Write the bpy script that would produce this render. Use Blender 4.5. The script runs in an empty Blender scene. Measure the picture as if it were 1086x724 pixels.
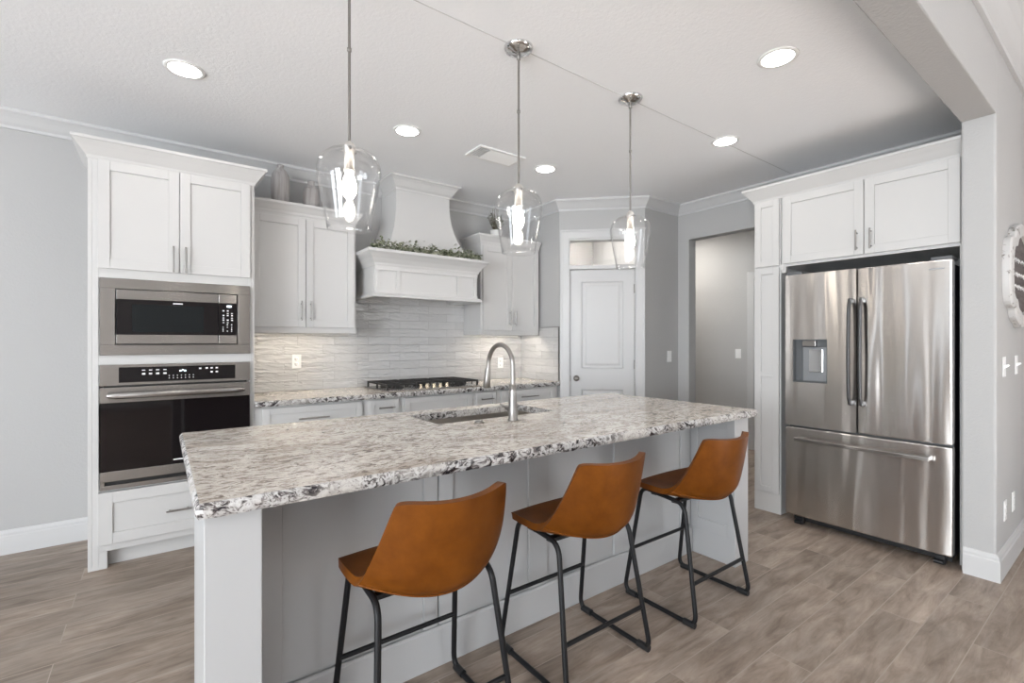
import bpy, math, random
from mathutils import Matrix, Vector, noise
R = math.radians
PI = math.pi
S = bpy.context.scene
C = S.collection
random.seed(7)

# ------------------------------------------------------------------ camera
cam_data = bpy.data.cameras.new('camera')
cam_data.sensor_width = 36.0
cam_data.lens = 505.0 / 1086.0 * 36.0
cam_data.clip_start = 0.05
cam = bpy.data.objects.new('camera', cam_data)
C.objects.link(cam)
cam.location = (0, 0, 1.32)
cam.rotation_euler = (R(90), 0, R(-36.5))
S.camera = cam

# ------------------------------------------------------------------ world, daylight, exposure
S.view_settings.view_transform = 'Standard'
S.view_settings.look = 'None'
S.view_settings.gamma = 1.0
S.view_settings.use_curve_mapping = False
S.view_settings.exposure = 0.93
W = bpy.data.worlds.new('sky')
S.world = W
W.use_nodes = True
W.node_tree.nodes['Background'].inputs[0].default_value = (0.80, 0.90, 1.0, 1)
W.node_tree.nodes['Background'].inputs[1].default_value = 1.2

def area(name, loc, rot, sx, sy, power, color=(1, 1, 1), spread=180):
    d = bpy.data.lights.new(name, 'AREA')
    d.shape = 'RECTANGLE'
    d.size, d.size_y = sx, sy
    d.energy = power
    d.color = color
    d.spread = R(spread)
    o = bpy.data.objects.new(name, d)
    C.objects.link(o)
    o.location = loc
    o.rotation_euler = rot
    return o

DAY = (0.905, 0.955, 1.0)
# unseen left wall panes, laid out as room fill and a streak on the fridge
area('unseen_daylight_pane', (-4.56, 0.95, 1.2), (R(90), 0, R(-90)), 1.3, 2.3, 52, DAY)
area('unseen_daylight_pane', (-4.56, 2.75, 1.2), (R(90), 0, R(-90)), 0.3, 2.3, 0.9, DAY)
# daylight through the windows of the left wall of the living room
area('daylight_left_window', (-4.56, -1.6, 1.45), (R(90), 0, R(-90)), 2.4, 2.1, 175, DAY)
# daylight through the living room windows behind the camera
for _x in (-2.4, 3.6):
    area('daylight_front_window', (_x, -4.86, 1.6), (R(90), 0, 0), 1.7, 2.0, 17, DAY)

# the sun is added: its bounce off the unseen living room floor lifts the ceiling
_sd = bpy.data.lights.new('fill_sun', 'SUN')
_sd.energy = 54; _sd.angle = R(0.6); _sd.color = (0.91, 0.955, 1.0)
_so = bpy.data.objects.new('fill_sun', _sd); C.objects.link(_so)
_so.rotation_euler = (R(54), 0, R(8))

# ------------------------------------------------------------------ materials
def mat(name, col, rough=0.5, metal=0.0, spec=0.5, coat=0.0):
    m = bpy.data.materials.new(name)
    m.use_nodes = True
    b = m.node_tree.nodes['Principled BSDF']
    b.inputs['Base Color'].default_value = (*col, 1)
    b.inputs['Roughness'].default_value = rough
    b.inputs['Metallic'].default_value = metal
    b.inputs['Specular IOR Level'].default_value = spec
    b.inputs['Coat Weight'].default_value = coat
    return m

class NT:
    """short hand for a node tree"""
    def __init__(s, m):
        s.m = m; s.t = m.node_tree; s.b = s.t.nodes['Principled BSDF']
    def n(s, kind, **kw):
        x = s.t.nodes.new(kind)
        for k, v in kw.items():
            if k in x.inputs: x.inputs[k].default_value = v
            else: setattr(x, k, v)
        return x
    def l(s, a, b): s.t.links.new(a, b)
    def coord(s, scale=(1, 1, 1), loc=(0, 0, 0), kind='Object'):
        tc = s.n('ShaderNodeTexCoord'); mp = s.n('ShaderNodeMapping')
        mp.inputs['Scale'].default_value = scale; mp.inputs['Location'].default_value = loc
        s.l(tc.outputs[kind], mp.inputs['Vector']); return mp.outputs['Vector']
    def noise(s, vec, scale, detail=4, rough=0.55, dist=0.0):
        x = s.n('ShaderNodeTexNoise'); x.inputs['Scale'].default_value = scale
        x.inputs['Detail'].default_value = detail; x.inputs['Roughness'].default_value = rough
        x.inputs['Distortion'].default_value = dist
        s.l(vec, x.inputs['Vector']); return x.outputs['Fac']
    def ramp(s, fac, stops):
        x = s.n('ShaderNodeValToRGB'); e = x.color_ramp.elements
        while len(e) < len(stops): e.new(0.5)
        for i, (p, c) in enumerate(stops):
            e[i].position = p
            e[i].color = (*c, 1) if isinstance(c, tuple) else (c, c, c, 1)
        s.l(fac, x.inputs['Fac']); return x.outputs['Color']
    def mix(s, fac, a, b, mode='MIX'):
        x = s.n('ShaderNodeMix', data_type='RGBA', blend_type=mode)
        for sock, v in ((x.inputs[0], fac), (x.inputs[6], a), (x.inputs[7], b)):
            if hasattr(v, 'is_linked'): s.l(v, sock)
            elif isinstance(v, tuple): sock.default_value = (*v, 1)
            else: sock.default_value = v
        return x.outputs[2]
    def bump(s, h, strength=0.2, dist=0.01):
        x = s.n('ShaderNodeBump'); x.inputs['Strength'].default_value = strength
        x.inputs['Distance'].default_value = dist
        s.l(h, x.inputs['Height']); s.l(x.outputs['Normal'], s.b.inputs['Normal'])
        return x

def wall_paint(name, col):
    m = mat(name, col, 0.75, spec=0.25); t = NT(m)
    t.bump(t.noise(t.coord(), 70, 3), 0.30, 0.006); return m

M_WALL = wall_paint('grey_wall_paint', (0.45, 0.447, 0.443))
M_CEIL = wall_paint('ceiling_paint', (0.90, 0.91, 0.925))
M_TRIM = mat('white_trim_paint', (0.565, 0.565, 0.565), 0.35)
M_CAB = mat('white_cabinet_paint', (0.56, 0.552, 0.542), 0.38)
M_ISL = mat('island_paint', (0.43, 0.432, 0.435), 0.35)
M_BLACK = mat('black_plastic', (0.012, 0.012, 0.013), 0.4)
M_GLOSS = mat('black_glass', (0.006, 0.004, 0.0045), 0.05, spec=0.35)
M_DGREY = mat('dark_grey_plastic', (0.10, 0.105, 0.11), 0.35)
M_NICKEL = mat('brushed_nickel', (0.31, 0.295, 0.28), 0.32, 1.0)
M_SOCK = mat('satin_nickel_socket', (0.80, 0.78, 0.75), 0.35, 1.0)
M_CHROME = mat('polished_nickel', (0.70, 0.70, 0.70), 0.10, 1.0)
M_IRON = mat('cast_iron', (0.025, 0.023, 0.022), 0.55)
M_FRAME = mat('black_powder_coat', (0.009, 0.009, 0.010), 0.42, spec=0.25)
M_WPLAST = mat('white_plastic', (0.85, 0.85, 0.84), 0.3)
M_PRINT = mat('white_print', (0.8, 0.8, 0.8), 0.5)
M_LEAF = mat('eucalyptus_leaf', (0.13, 0.17, 0.10), 0.5)
M_STEM = mat('brown_stem', (0.10, 0.07, 0.04), 0.7)
M_SOIL = mat('potting_soil', (0.03, 0.022, 0.016), 0.9)
M_CERAM = mat('grey_ceramic', (0.52, 0.48, 0.46), 0.45)
M_POT = mat('white_ceramic', (0.75, 0.74, 0.72), 0.3)
M_RECESS = mat('alcove_dark', (0.05, 0.05, 0.05), 0.8)

def leaf_mat():
    t = NT(M_LEAF)
    n = t.noise(t.coord(), 30, 2)
    t.l(t.ramp(n, [(0.32, (0.075, 0.09, 0.045)), (0.5, (0.22, 0.235, 0.155)), (0.66, (0.50, 0.50, 0.41))]), t.b.inputs['Base Color'])
leaf_mat()

def vase_mat():
    t = NT(M_CERAM)
    n = t.noise(t.coord((30, 30, 2)), 2, 4)
    t.l(t.ramp(n, [(0.3, (0.28, 0.26, 0.25)), (0.6, (0.40, 0.38, 0.37))]), t.b.inputs['Base Color'])
vase_mat()

def floor_mat():
    m = mat('wood_plank_floor', (0.25, 0.2, 0.16), 0.42, spec=0.4); t = NT(m)
    v = t.coord((1, 1, 1), (0.35, 0.035, 0))
    br = t.n('ShaderNodeTexBrick', offset=0.37, offset_frequency=2, squash=1.0)
    for k, x in (('Scale', 1.0), ('Mortar Size', 0.0021), ('Mortar Smooth', 0.2), ('Bias', 0.0), ('Brick Width', 1.22), ('Row Height', 0.17)):
        br.inputs[k].default_value = x
    br.inputs['Color1'].default_value = (0.0, 0.0, 0.0, 1); br.inputs['Color2'].default_value = (1, 1, 1, 1)
    br.inputs['Mortar'].default_value = (0.5, 0.5, 0.5, 1)
    t.l(v, br.inputs['Vector'])
    # every plank shifts the grain
    add = t.n('ShaderNodeVectorMath', operation='MULTIPLY_ADD')
    t.l(br.outputs['Color'], add.inputs[0]); add.inputs[1].default_value = (7.3, 3.1, 5.7)
    t.l(v, add.inputs[2])
    def sx(k):
        q = t.n('ShaderNodeVectorMath', operation='MULTIPLY'); t.l(add.outputs[0], q.inputs[0]); q.inputs[1].default_value = k; return q.outputs[0]
    g1 = t.noise(sx((1.5, 7.5, 1)), 1.9, 8, 0.66, 0.8)       # grain figure
    g2 = t.noise(sx((7, 70, 1)), 1.6, 4, 0.6)                # pores
    g3 = t.noise(sx((1.4, 2.6, 1)), 2.0, 4, 0.55, 0.5)       # cloudy wear
    g4 = t.noise(sx((5, 14, 1)), 1.6, 5, 0.7, 1.2)           # dark smudges
    base = t.ramp(g1, [(0.30, (0.190, 0.143, 0.110)), (0.5, (0.320, 0.255, 0.207)), (0.72, (0.430, 0.360, 0.303))])
    c = t.mix(1.0, base, t.ramp(g2, [(0.3, 0.90), (0.7, 1.06)]), 'MULTIPLY')
    c = t.mix(1.0, c, t.ramp(g3, [(0.3, 0.74), (0.7, 1.20)]), 'MULTIPLY')
    c = t.mix(t.ramp(g4, [(0.26, 0.55), (0.36, 0.0)]), c, (0.17, 0.135, 0.115))
    c = t.mix(1.0, c, t.ramp(br.outputs['Color'], [(0.0, 0.84), (1.0, 1.12)]), 'MULTIPLY')
    c = t.mix(t.mix(1.0, br.outputs['Fac'], (0.7, 0.7, 0.7), 'MULTIPLY'), c, (0.42, 0.36, 0.31))
    t.l(c, t.b.inputs['Base Color'])
    inv = t.n('ShaderNodeMath', operation='SUBTRACT'); inv.inputs[0].default_value = 1.0; t.l(br.outputs['Fac'], inv.inputs[1])
    t.bump(t.mix(0.5, inv.outputs[0], g2), 0.15, 0.003)
    return m
M_FLOOR = floor_mat()

def granite_mat(name, edge=False):
    m = mat(name, (0.7, 0.66, 0.6), 0.12, spec=0.5); t = NT(m)
    v = t.coord((1.0, 1.0, 1.0))
    warp = t.n('ShaderNodeTexNoise'); warp.inputs['Scale'].default_value = 2.2; warp.inputs['Detail'].default_value = 3
    t.l(v, warp.inputs['Vector'])
    wv = t.n('ShaderNodeVectorMath', operation='MULTIPLY_ADD'); t.l(warp.outputs['Color'], wv.inputs[0]); wv.inputs[1].default_value = (0.25, 0.25, 0.2); t.l(v, wv.inputs[2])
    def stretched(sx, sy, sz):
        q = t.n('ShaderNodeVectorMath', operation='MULTIPLY'); t.l(wv.outputs[0], q.inputs[0]); q.inputs[1].default_value = (sx, sy, sz); return q.outputs[0]
    if not edge:
        big = t.noise(stretched(1.3, 4.0, 5), 1.4, 5, 0.6, 0.5)
        mid = t.noise(stretched(9, 17, 26), 2.0, 9, 0.74, 1.3)
        fine = t.noise(stretched(34, 62, 60), 2.2, 5, 0.75, 0.4)
        dark = t.noise(stretched(18, 30, 30), 2.4, 7, 0.78, 1.4)
        c = t.ramp(mid, [(0.36, (0.17, 0.135, 0.115)), (0.445, (0.42, 0.36, 0.315)), (0.505, (0.72, 0.665, 0.60)), (0.64, (0.82, 0.78, 0.715))])
        c = t.mix(t.ramp(big, [(0.50, 0.0), (0.66, 0.60)]), c, (0.50, 0.43, 0.38), 'MULTIPLY')
        c = t.mix(t.ramp(fine, [(0.36, 0.70), (0.44, 0.0)]), c, (0.26, 0.21, 0.185))
        c = t.mix(t.ramp(dark, [(0.37, 0.95), (0.42, 0.0)]), c, (0.07, 0.055, 0.05))
    else:
        cry = t.noise(stretched(20, 20, 26), 1.5, 5, 0.62, 1.2)
        clus = t.noise(stretched(4, 4, 5), 1.2, 3, 0.5)
        fine = t.noise(stretched(60, 60, 60), 1.6, 3, 0.6)
        c = t.ramp(cry, [(0.40, (0.016, 0.014, 0.016)), (0.455, (0.13, 0.115, 0.11)), (0.50, (0.42, 0.405, 0.39)), (0.62, (0.57, 0.56, 0.55))])
        c = t.mix(t.ramp(clus, [(0.36, 0.75), (0.52, 0.0)]), c, (0.52, 0.49, 0.455))
        c = t.mix(t.ramp(fine, [(0.36, 0.75), (0.45, 0.0)]), c, (0.12, 0.10, 0.10))
        t.b.inputs['Roughness'].default_value = 0.25
    t.l(c, t.b.inputs['Base Color'])
    return m
M_GRAN = granite_mat('granite_polished')
M_GRANE = granite_mat('granite_chiselled_edge', True)

def steel_mat(name, wavy=0.0, rough=0.26, col=(0.38, 0.365, 0.35)):
    m = mat(name, col, rough, 1.0); t = NT(m)
    t.b.inputs['Anisotropic'].default_value = 1.0; t.b.inputs['Anisotropic Rotation'].default_value = 0.25
    tg = t.n('ShaderNodeTangent', direction_type='RADIAL', axis='Z')
    t.l(tg.outputs[0], t.b.inputs['Tangent'])
    if wavy:
        h = t.noise(t.coord((6.5, 6.5, 0.55)), 1.0, 1, 0.4, 0.2)
        t.bump(h, wavy, 0.016)
    return m
M_STEEL = steel_mat('brushed_stainless_steel')
M_FRIDGE = steel_mat('fridge_stainless_steel', 0.95, 0.23, (0.66, 0.63, 0.60))
M_SINK = steel_mat('sink_steel', 0, 0.3, (0.5, 0.47, 0.43))

def leather_mat(name, c0, c1):
    m = mat(name, c0, 0.45, spec=0.16); t = NT(m)
    n = t.noise(t.coord(), 7, 5, 0.6)
    t.l(t.ramp(n, [(0.3, c0), (0.7, c1)]), t.b.inputs['Base Color'])
    t.bump(t.noise(t.coord(), 160, 3), 0.08, 0.002)
    return m
M_LEATH = leather_mat('tan_leather', (0.096, 0.0265, 0.0016), (0.172, 0.053, 0.0055))

def thin_glass(name, tint=(0.995, 0.995, 0.995), ior=1.45):
    m = bpy.data.materials.new(name); m.use_nodes = True
    t = m.node_tree; t.nodes.clear()
    o = t.nodes.new('ShaderNodeOutputMaterial'); mx = t.nodes.new('ShaderNodeMixShader')
    tr = t.nodes.new('ShaderNodeBsdfTransparent'); gl = t.nodes.new('ShaderNodeBsdfGlossy'); lw = t.nodes.new('ShaderNodeLayerWeight'); pw = t.nodes.new('ShaderNodeMath'); fr = t.nodes.new('ShaderNodeMath')
    tr.inputs[0].default_value = (*tint, 1); gl.inputs['Roughness'].default_value = 0.02; pw.operation = 'POWER'; pw.inputs[1].default_value = 4.0; fr.operation = 'MULTIPLY_ADD'; fr.inputs[1].default_value = 0.80; fr.inputs[2].default_value = 0.045
    t.links.new(lw.outputs['Facing'], pw.inputs[0]); t.links.new(pw.outputs[0], fr.inputs[0])
    t.links.new(fr.outputs[0], mx.inputs[0]); t.links.new(tr.outputs[0], mx.inputs[1]); t.links.new(gl.outputs[0], mx.inputs[2])
    t.links.new(mx.outputs[0], o.inputs[0])
    return m
M_GLASS = thin_glass('clear_glass')

def emit(name, col, strength):
    m = mat(name, col, 0.5); b = m.node_tree.nodes['Principled BSDF']
    b.inputs['Emission Color'].default_value = (*col, 1); b.inputs['Emission Strength'].default_value = strength
    return m
M_CAN = emit('lit_downlight_lens', (1, 0.97, 0.93), 14)
M_BULB = emit('lit_bulb', (1, 0.92, 0.82), 14)
M_STRIP = emit('lit_strip', (1, 0.93, 0.82), 8)
M_CLOCK = emit('lit_clock_digits', (0.8, 0.95, 1.0), 1.5)

def tile_mat():
    m = mat('wavy_glazed_tile', (0.66, 0.66, 0.66), 0.10, spec=0.6); t = NT(m)
    v = t.coord((1, 1, 1), (0.02, 0, -0.914))
    # tiles run along the wall: put height into the second axis
    sx = t.n('ShaderNodeSeparateXYZ'); t.l(v, sx.inputs[0])
    ad = t.n('ShaderNodeMath', operation='SUBTRACT'); t.l(sx.outputs[0], ad.inputs[0]); t.l(sx.outputs[1], ad.inputs[1])
    cb = t.n('ShaderNodeCombineXYZ'); t.l(ad.outputs[0], cb.inputs[0]); t.l(sx.outputs[2], cb.inputs[1])
    br = t.n('ShaderNodeTexBrick', offset=0.33, offset_frequency=2)
    for k, x in (('Scale', 1.0), ('Mortar Size', 0.0016), ('Mortar Smooth', 0.3), ('Brick Width', 0.30), ('Row Height', 0.075)):
        br.inputs[k].default_value = x
    br.inputs['Color1'].default_value = (0, 0, 0, 1); br.inputs['Color2'].default_value = (1, 1, 1, 1)
    t.l(cb.outputs[0], br.inputs['Vector'])
    c = t.ramp(br.outputs['Color'], [(0, (0.50, 0.495, 0.49)), (1, (0.58, 0.575, 0.57))])
    c = t.mix(br.outputs['Fac'], c, (0.42, 0.415, 0.41))
    t.l(c, t.b.inputs['Base Color'])
    off = t.n('ShaderNodeVectorMath', operation='MULTIPLY_ADD'); t.l(br.outputs['Color'], off.inputs[0]); off.inputs[1].default_value = (3, 5, 0); t.l(cb.outputs[0], off.inputs[2])
    st = t.n('ShaderNodeVectorMath', operation='MULTIPLY'); t.l(off.outputs[0], st.inputs[0]); st.inputs[1].default_value = (7, 30, 1)
    w = t.noise(st.outputs[0], 1.0, 2, 0.5, 0.8)
    inv = t.n('ShaderNodeMath', operation='MULTIPLY_ADD'); t.l(br.outputs['Fac'], inv.inputs[0]); inv.inputs[1].default_value = -0.35; t.l(w, inv.inputs[2])
    t.bump(inv.outputs[0], 0.9, 0.016)
    return m
M_TILE = tile_mat()

def plaque_mat():
    m = mat('weathered_brown_board', (0.10, 0.085, 0.08), 0.7); t = NT(m)
    n = t.noise(t.coord((3, 3, 25)), 2, 4)
    t.l(t.ramp(n, [(0.3, (0.07, 0.058, 0.055)), (0.7, (0.14, 0.12, 0.115))]), t.b.inputs['Base Color']); return m
M_BOARD = plaque_mat()
def distressed():
    m = mat('distressed_white_paint', (0.75, 0.74, 0.72), 0.55); t = NT(m)
    n = t.noise(t.coord(), 22, 5, 0.7)
    t.l(t.ramp(n, [(0.36, (0.20, 0.18, 0.16)), (0.42, (0.56, 0.55, 0.54))]), t.b.inputs['Base Color']); return m
M_DIST = distressed()

# ------------------------------------------------------------------ mesh helpers
class MB:
    def __init__(s): s.v = []; s.f = []; s.mi = []; s.sm = []
    def add(s, vs, fs, mi=0, smooth=False):
        o = len(s.v); s.v += [tuple(v) for v in vs]
        for f in fs: s.f.append([i + o for i in f]); s.mi.append(mi); s.sm.append(smooth)
        return s
    def box(s, x0, x1, y0, y1, z0, z1, mi=0):
        x0, x1 = sorted((x0, x1)); y0, y1 = sorted((y0, y1)); z0, z1 = sorted((z0, z1))
        return s.add([(x0, y0, z0), (x1, y0, z0), (x1, y1, z0), (x0, y1, z0), (x0, y0, z1), (x1, y0, z1), (x1, y1, z1), (x0, y1, z1)],
                     [(0, 3, 2, 1), (4, 5, 6, 7), (0, 1, 5, 4), (1, 2, 6, 5), (2, 3, 7, 6), (3, 0, 4, 7)], mi)
    def tube(s, pts, r, seg=10, caps=True, mi=0, flat=None):
        pts = [Vector(p) for p in pts]; n = len(pts); rr = r if isinstance(r, (list, tuple)) else [r] * n
        tang = []
        for i in range(n):
            a = pts[max(i - 1, 0)]; b = pts[min(i + 1, n - 1)]; tang.append((b - a).normalized())
        up = Vector((0, 0, 1)) if abs(tang[0].z) < 0.9 else Vector((0, 1, 0))
        nx = tang[0].cross(up).normalized(); vs = []
        for i in range(n):
            nx = (nx - tang[i] * nx.dot(tang[i])).normalized(); ny = tang[i].cross(nx)
            for k in range(seg):
                a = 2 * PI * k / seg
                fx = 1 if flat is None else flat
                vs.append(pts[i] + nx * math.cos(a) * rr[i] * fx + ny * math.sin(a) * rr[i])
        fs = [(i * seg + k, i * seg + (k + 1) % seg, (i + 1) * seg + (k + 1) % seg, (i + 1) * seg + k) for i in range(n - 1) for k in range(seg)]
        s.add(vs, fs, mi, True)
        if caps:
            s.add(vs[:seg], [tuple(range(seg - 1, -1, -1))], mi); s.add(vs[-seg:], [tuple(range(seg))], mi)
        return s
    def lathe(s, prof, c=(0, 0, 0), seg=32, axis='z', mi=0, close=False):
        vs = []; n = len(prof)
        for r, h in prof:
            for k in range(seg):
                a = 2 * PI * k / seg; p = (r * math.cos(a), r * math.sin(a), h)
                if axis == 'y': p = (p[0], p[2], -p[1])
                if axis == 'x': p = (p[2], p[1], -p[0])
                vs.append((p[0] + c[0], p[1] + c[1], p[2] + c[2]))
        m = n if close else n - 1
        fs = [(i * seg + k, i * seg + (k + 1) % seg, ((i + 1) % n) * seg + (k + 1) % seg, ((i + 1) % n) * seg + k) for i in range(m) for k in range(seg)]
        return s.add(vs, fs, mi, True)
    def sweep(s, path, prof, z, side=1, mi=0):
        """a moulding: prof = (outwards, height) points, carried along an xy path with mitred corners; side=1: outwards lies right of the path"""
        P = [Vector(p) for p in path]; n = len(P); vs = []; m = len(prof)
        for i in range(n):
            ds = []
            if i > 0: ds.append((P[i] - P[i - 1]).normalized())
            if i < n - 1: ds.append((P[i + 1] - P[i]).normalized())
            ns = [Vector((d.y, -d.x)) * side for d in ds]
            if len(ns) == 1: o = ns[0]
            else:
                o = (ns[0] + ns[1]).normalized(); o = o / max(0.3, o.dot(ns[0]))
            for a, h in prof: vs.append((P[i].x + o.x * a, P[i].y + o.y * a, z + h))
        fs = [(i * m + k, i * m + (k + 1) % m, (i + 1) * m + (k + 1) % m, (i + 1) * m + k) for i in range(n - 1) for k in range(m)]
        s.add(vs, fs, mi)
        s.add(vs[:m], [tuple(range(m))], mi); s.add(vs[-m:], [tuple(range(m - 1, -1, -1))], mi)
        return s
    def ellipsoid(s, c, rx, ry, rz, seg=14, rings=9, rot=None, mi=0):
        vs = []
        for i in range(rings + 1):
            t = PI * i / rings
            for k in range(seg):
                a = 2 * PI * k / seg; p = Vector((rx * math.sin(t) * math.cos(a), ry * math.sin(t) * math.sin(a), rz * math.cos(t)))
                if rot: p = rot @ p
                vs.append(p + Vector(c))
        fs = [(i * seg + k, (i + 1) * seg + k, (i + 1) * seg + (k + 1) % seg, i * seg + (k + 1) % seg) for i in range(rings) for k in range(seg)]
        return s.add(vs, fs, mi, True)

def put(name, mb, mats, parent=None, bevel=0.0, local=False, fixn=True, seg=2, wn=False):
    """link the builder's mesh as ONE object; world coordinates unless local=True"""
    me = bpy.data.meshes.new(name)
    vs = mb.v
    if parent is not None and not local:
        top = parent
        while top.parent: top = top.parent
        inv = top.matrix_basis.inverted()
        vs = [inv @ Vector(v) for v in vs]
    me.from_pydata([tuple(v) for v in vs], [], mb.f)
    for m in (mats if isinstance(mats, (list, tuple)) else [mats]): me.materials.append(m)
    me.polygons.foreach_set('material_index', mb.mi); me.polygons.foreach_set('use_smooth', mb.sm)
    if fixn:
        import bmesh
        b = bmesh.new(); b.from_mesh(me)
        bmesh.ops.recalc_face_normals(b, faces=b.faces); b.to_mesh(me); b.free()
    me.update()
    o = bpy.data.objects.new(name, me); C.objects.link(o)
    if parent is not None: o.parent = parent
    if bevel:
        md = o.modifiers.new('bevel', 'BEVEL'); md.width = bevel; md.segments = seg; md.limit_method = 'ANGLE'; md.angle_limit = R(40)
        md.harden_normals = False
    return o

def tag(o, label, cat, group=None):
    o['label'] = label; o['category'] = cat
    if group: o['group'] = group
    return o

def thing(name, label, cat, loc=(0, 0, 0), rz=0.0, group=None):
    o = bpy.data.objects.new(name, None); C.objects.link(o)
    o.empty_display_size = 0.1
    o.location = loc; o.rotation_euler = (0, 0, rz)
    o.matrix_basis = Matrix.Translation(loc) @ Matrix.Rotation(rz, 4, 'Z')
    return tag(o, label, cat, group)

def struct(name, mb, m, bevel=0.0, parent=None):
    o = put(name, mb, m, parent, bevel)
    if parent is None: o['kind'] = 'structure'
    return o

def dup(o, loc, label, rz=None, group=None):
    r = o.copy(); C.objects.link(r); r.location = loc
    if rz is not None: r.rotation_euler = (0, 0, rz)
    r['label'] = label
    if group: r['group'] = group
    def kids(a, b):
        for ch in list(a.children):
            d = ch.copy(); C.objects.link(d); d.parent = b; kids(ch, d)
    kids(o, r)
    return r

def fillet(pts, r, n=6):
    """round the corners of a polyline"""
    P = [Vector(p) for p in pts]; out = [P[0]]
    for i in range(1, len(P) - 1):
        a = (P[i - 1] - P[i]); b = (P[i + 1] - P[i]); q = min(r, a.length * 0.45, b.length * 0.45)
        p0 = P[i] + a.normalized() * q; p1 = P[i] + b.normalized() * q
        for k in range(n + 1):
            t = k / n; out.append(p0 * (1 - t) ** 2 + P[i] * 2 * t * (1 - t) + p1 * t * t)
    out.append(P[-1]); return out

# ------------------------------------------------------------------ the room
ZC = 2.75           # kitchen ceiling
ZL = 3.10           # living room ceiling
YW = 4.25           # back wall
struct('floor', MB().box(-4.6, 8.1, -4.9, 4.5, -0.12, 0), M_FLOOR)
struct('ceiling', MB().box(-4.6, 6.1, 0.60, 4.5, ZC, ZC + 0.1), M_CEIL)
struct('trim_ceiling_seam', MB().box(-4.5, 4.35, 1.8435, 1.8485, ZC - 0.0015, ZC + 0.001), mat('ceiling_seam_filler', (0.60, 0.60, 0.60), 0.8))
struct('ceiling_living', MB().box(-4.6, 8.1, -4.9, 0.60, ZL, ZL + 0.1), M_CEIL)
struct('wall_back', MB().box(-4.5, 6.0, YW, YW + 0.12, 0, ZC), M_WALL)
struct('wall_pantry_side', MB().box(3.28, 3.38, 3.62, YW, 0, ZC), M_WALL)
dg = MB()   # the 45 degree pantry wall, in its own axes: x along the wall, y into the pantry
q = math.sqrt(0.5)
def diag(s, y, z): return (3.28 + s * q + y * q, 3.62 - s * q + y * q, z)
def dbox(mb, s0, s1, y0, y1, z0, z1, mi=0):
    k = MB().box(s0, s1, y0, y1, z0, z1)
    return mb.add([diag(*v) for v in k.v], k.f, mi)
dbox(dg, 0, 0.103, 0, 0.11, 0, ZC); dbox(dg, 0.757, 0.8485, 0, 0.11, 0, ZC); dbox(dg, 0.103, 0.757, 0, 0.11, 2.355, ZC)
struct('wall_pantry', dg, M_WALL)
struct('wall_corner', MB().box(3.88, 4.43, 3.02, 3.13, 0, ZC), M_WALL)
wr = MB()
wr.box(4.43, 4.55, 2.89, YW, 0, ZC).box(4.43, 4.55, 1.93, 2.89, 2.38, ZC).box(4.43, 4.55, 0.67, 1.93, 0, ZC)
struct('wall_right', wr, M_WALL)
struct('wall_hall', MB().box(5.82, 5.94, 0.67, YW, 0, ZC), M_WALL)
# partition to the right of the refrigerator, and the beam over the opening
struct('wall_partition', MB().box(3.70, 8.0, 0.52, 0.665, 0, ZL), M_WALL, 0.012)
struct('trim_beam', MB().box(-4.5, 3.70, 0.52, 0.665, 2.575, ZL), M_WALL, 0.006)
# outer walls of the living room with their window openings
wl = MB()
wl.box(-4.6, -4.5, -4.8, -2.8, 0, ZL).box(-4.6, -4.5, -0.4, 0.3, 0, ZL).box(-4.6, -4.5, 1.6, 2.6, 0, ZL).box(-4.6, -4.5, 2.9, 4.4, 0, ZL)
wl.box(-4.6, -4.5, -2.8, -0.4, 0, 0.4).box(-4.6, -4.5, -2.8, -0.4, 2.5, ZL)
wl.box(-4.6, -4.5, 0.3, 1.6, 2.35, ZL).box(-4.6, -4.5, 2.6, 2.9, 2.35, ZL)
struct('wall_left', wl, M_WALL)
wf = MB(); xs = [-4.6, -3.25, -1.55, 2.75, 4.45, 8.0]
for i in range(0, 6, 2): wf.box(xs[i], xs[i + 1], -4.9, -4.8, 0, ZL)
for i in (1, 3): wf.box(xs[i], xs[i + 1], -4.9, -4.8, 0, 0.6).box(xs[i], xs[i + 1], -4.9, -4.8, 2.6, ZL)
struct('wall_front', wf, M_WALL)
struct('wall_far_right', MB().box(8.0, 8.1, -4.8, 0.6, 0, ZL), M_WALL)

CROWN = [(0, -0.105), (0.012, -0.105), (0.014, -0.088), (0.030, -0.072), (0.050, -0.045), (0.066, -0.028), (0.080, -0.018), (0.082, 0), (0, 0)]
BASE = [(0, 0), (0.016, 0), (0.016, 0.105), (0.012, 0.112), (0.012, 0.125), (0.006, 0.14), (0, 0.142)]
def corner(p): return p
E_ = diag(0.8485, 0, 0)
cr = MB().sweep([(-4.5, YW), (3.28, YW), (3.28, 3.62), (E_[0], E_[1]), (4.43, 3.02), (4.43, 0.665)], CROWN, ZC, 1)
struct('trim_crown', cr, M_TRIM)
cr2 = MB().sweep([(8.0, 0.52), (-4.5, 0.52)], [(a * 1.5, h * 1.5) for a, h in CROWN], ZL, -1)
struct('trim_crown_living', cr2, M_TRIM)
BASE2 = [(a * 1.1, h * 1.05) for a, h in BASE]
struct('baseboard_back', MB().sweep([(-4.5, YW), (-0.335, YW)], BASE2, 0, 1), M_TRIM)
struct('baseboard_partition', MB().sweep([(8.0, 0.52), (3.70, 0.52), (3.70, 0.655)], BASE2, 0, -1), M_TRIM)
struct('baseboard_corner', MB().sweep([(3.90, 3.02), (4.43, 3.02), (4.43, 2.89)], BASE2, 0, 1), M_TRIM)
struct('baseboard_hall', MB().sweep([(5.82, 4.2), (5.82, 2.99)], BASE2, 0, 1), M_TRIM)
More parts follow.
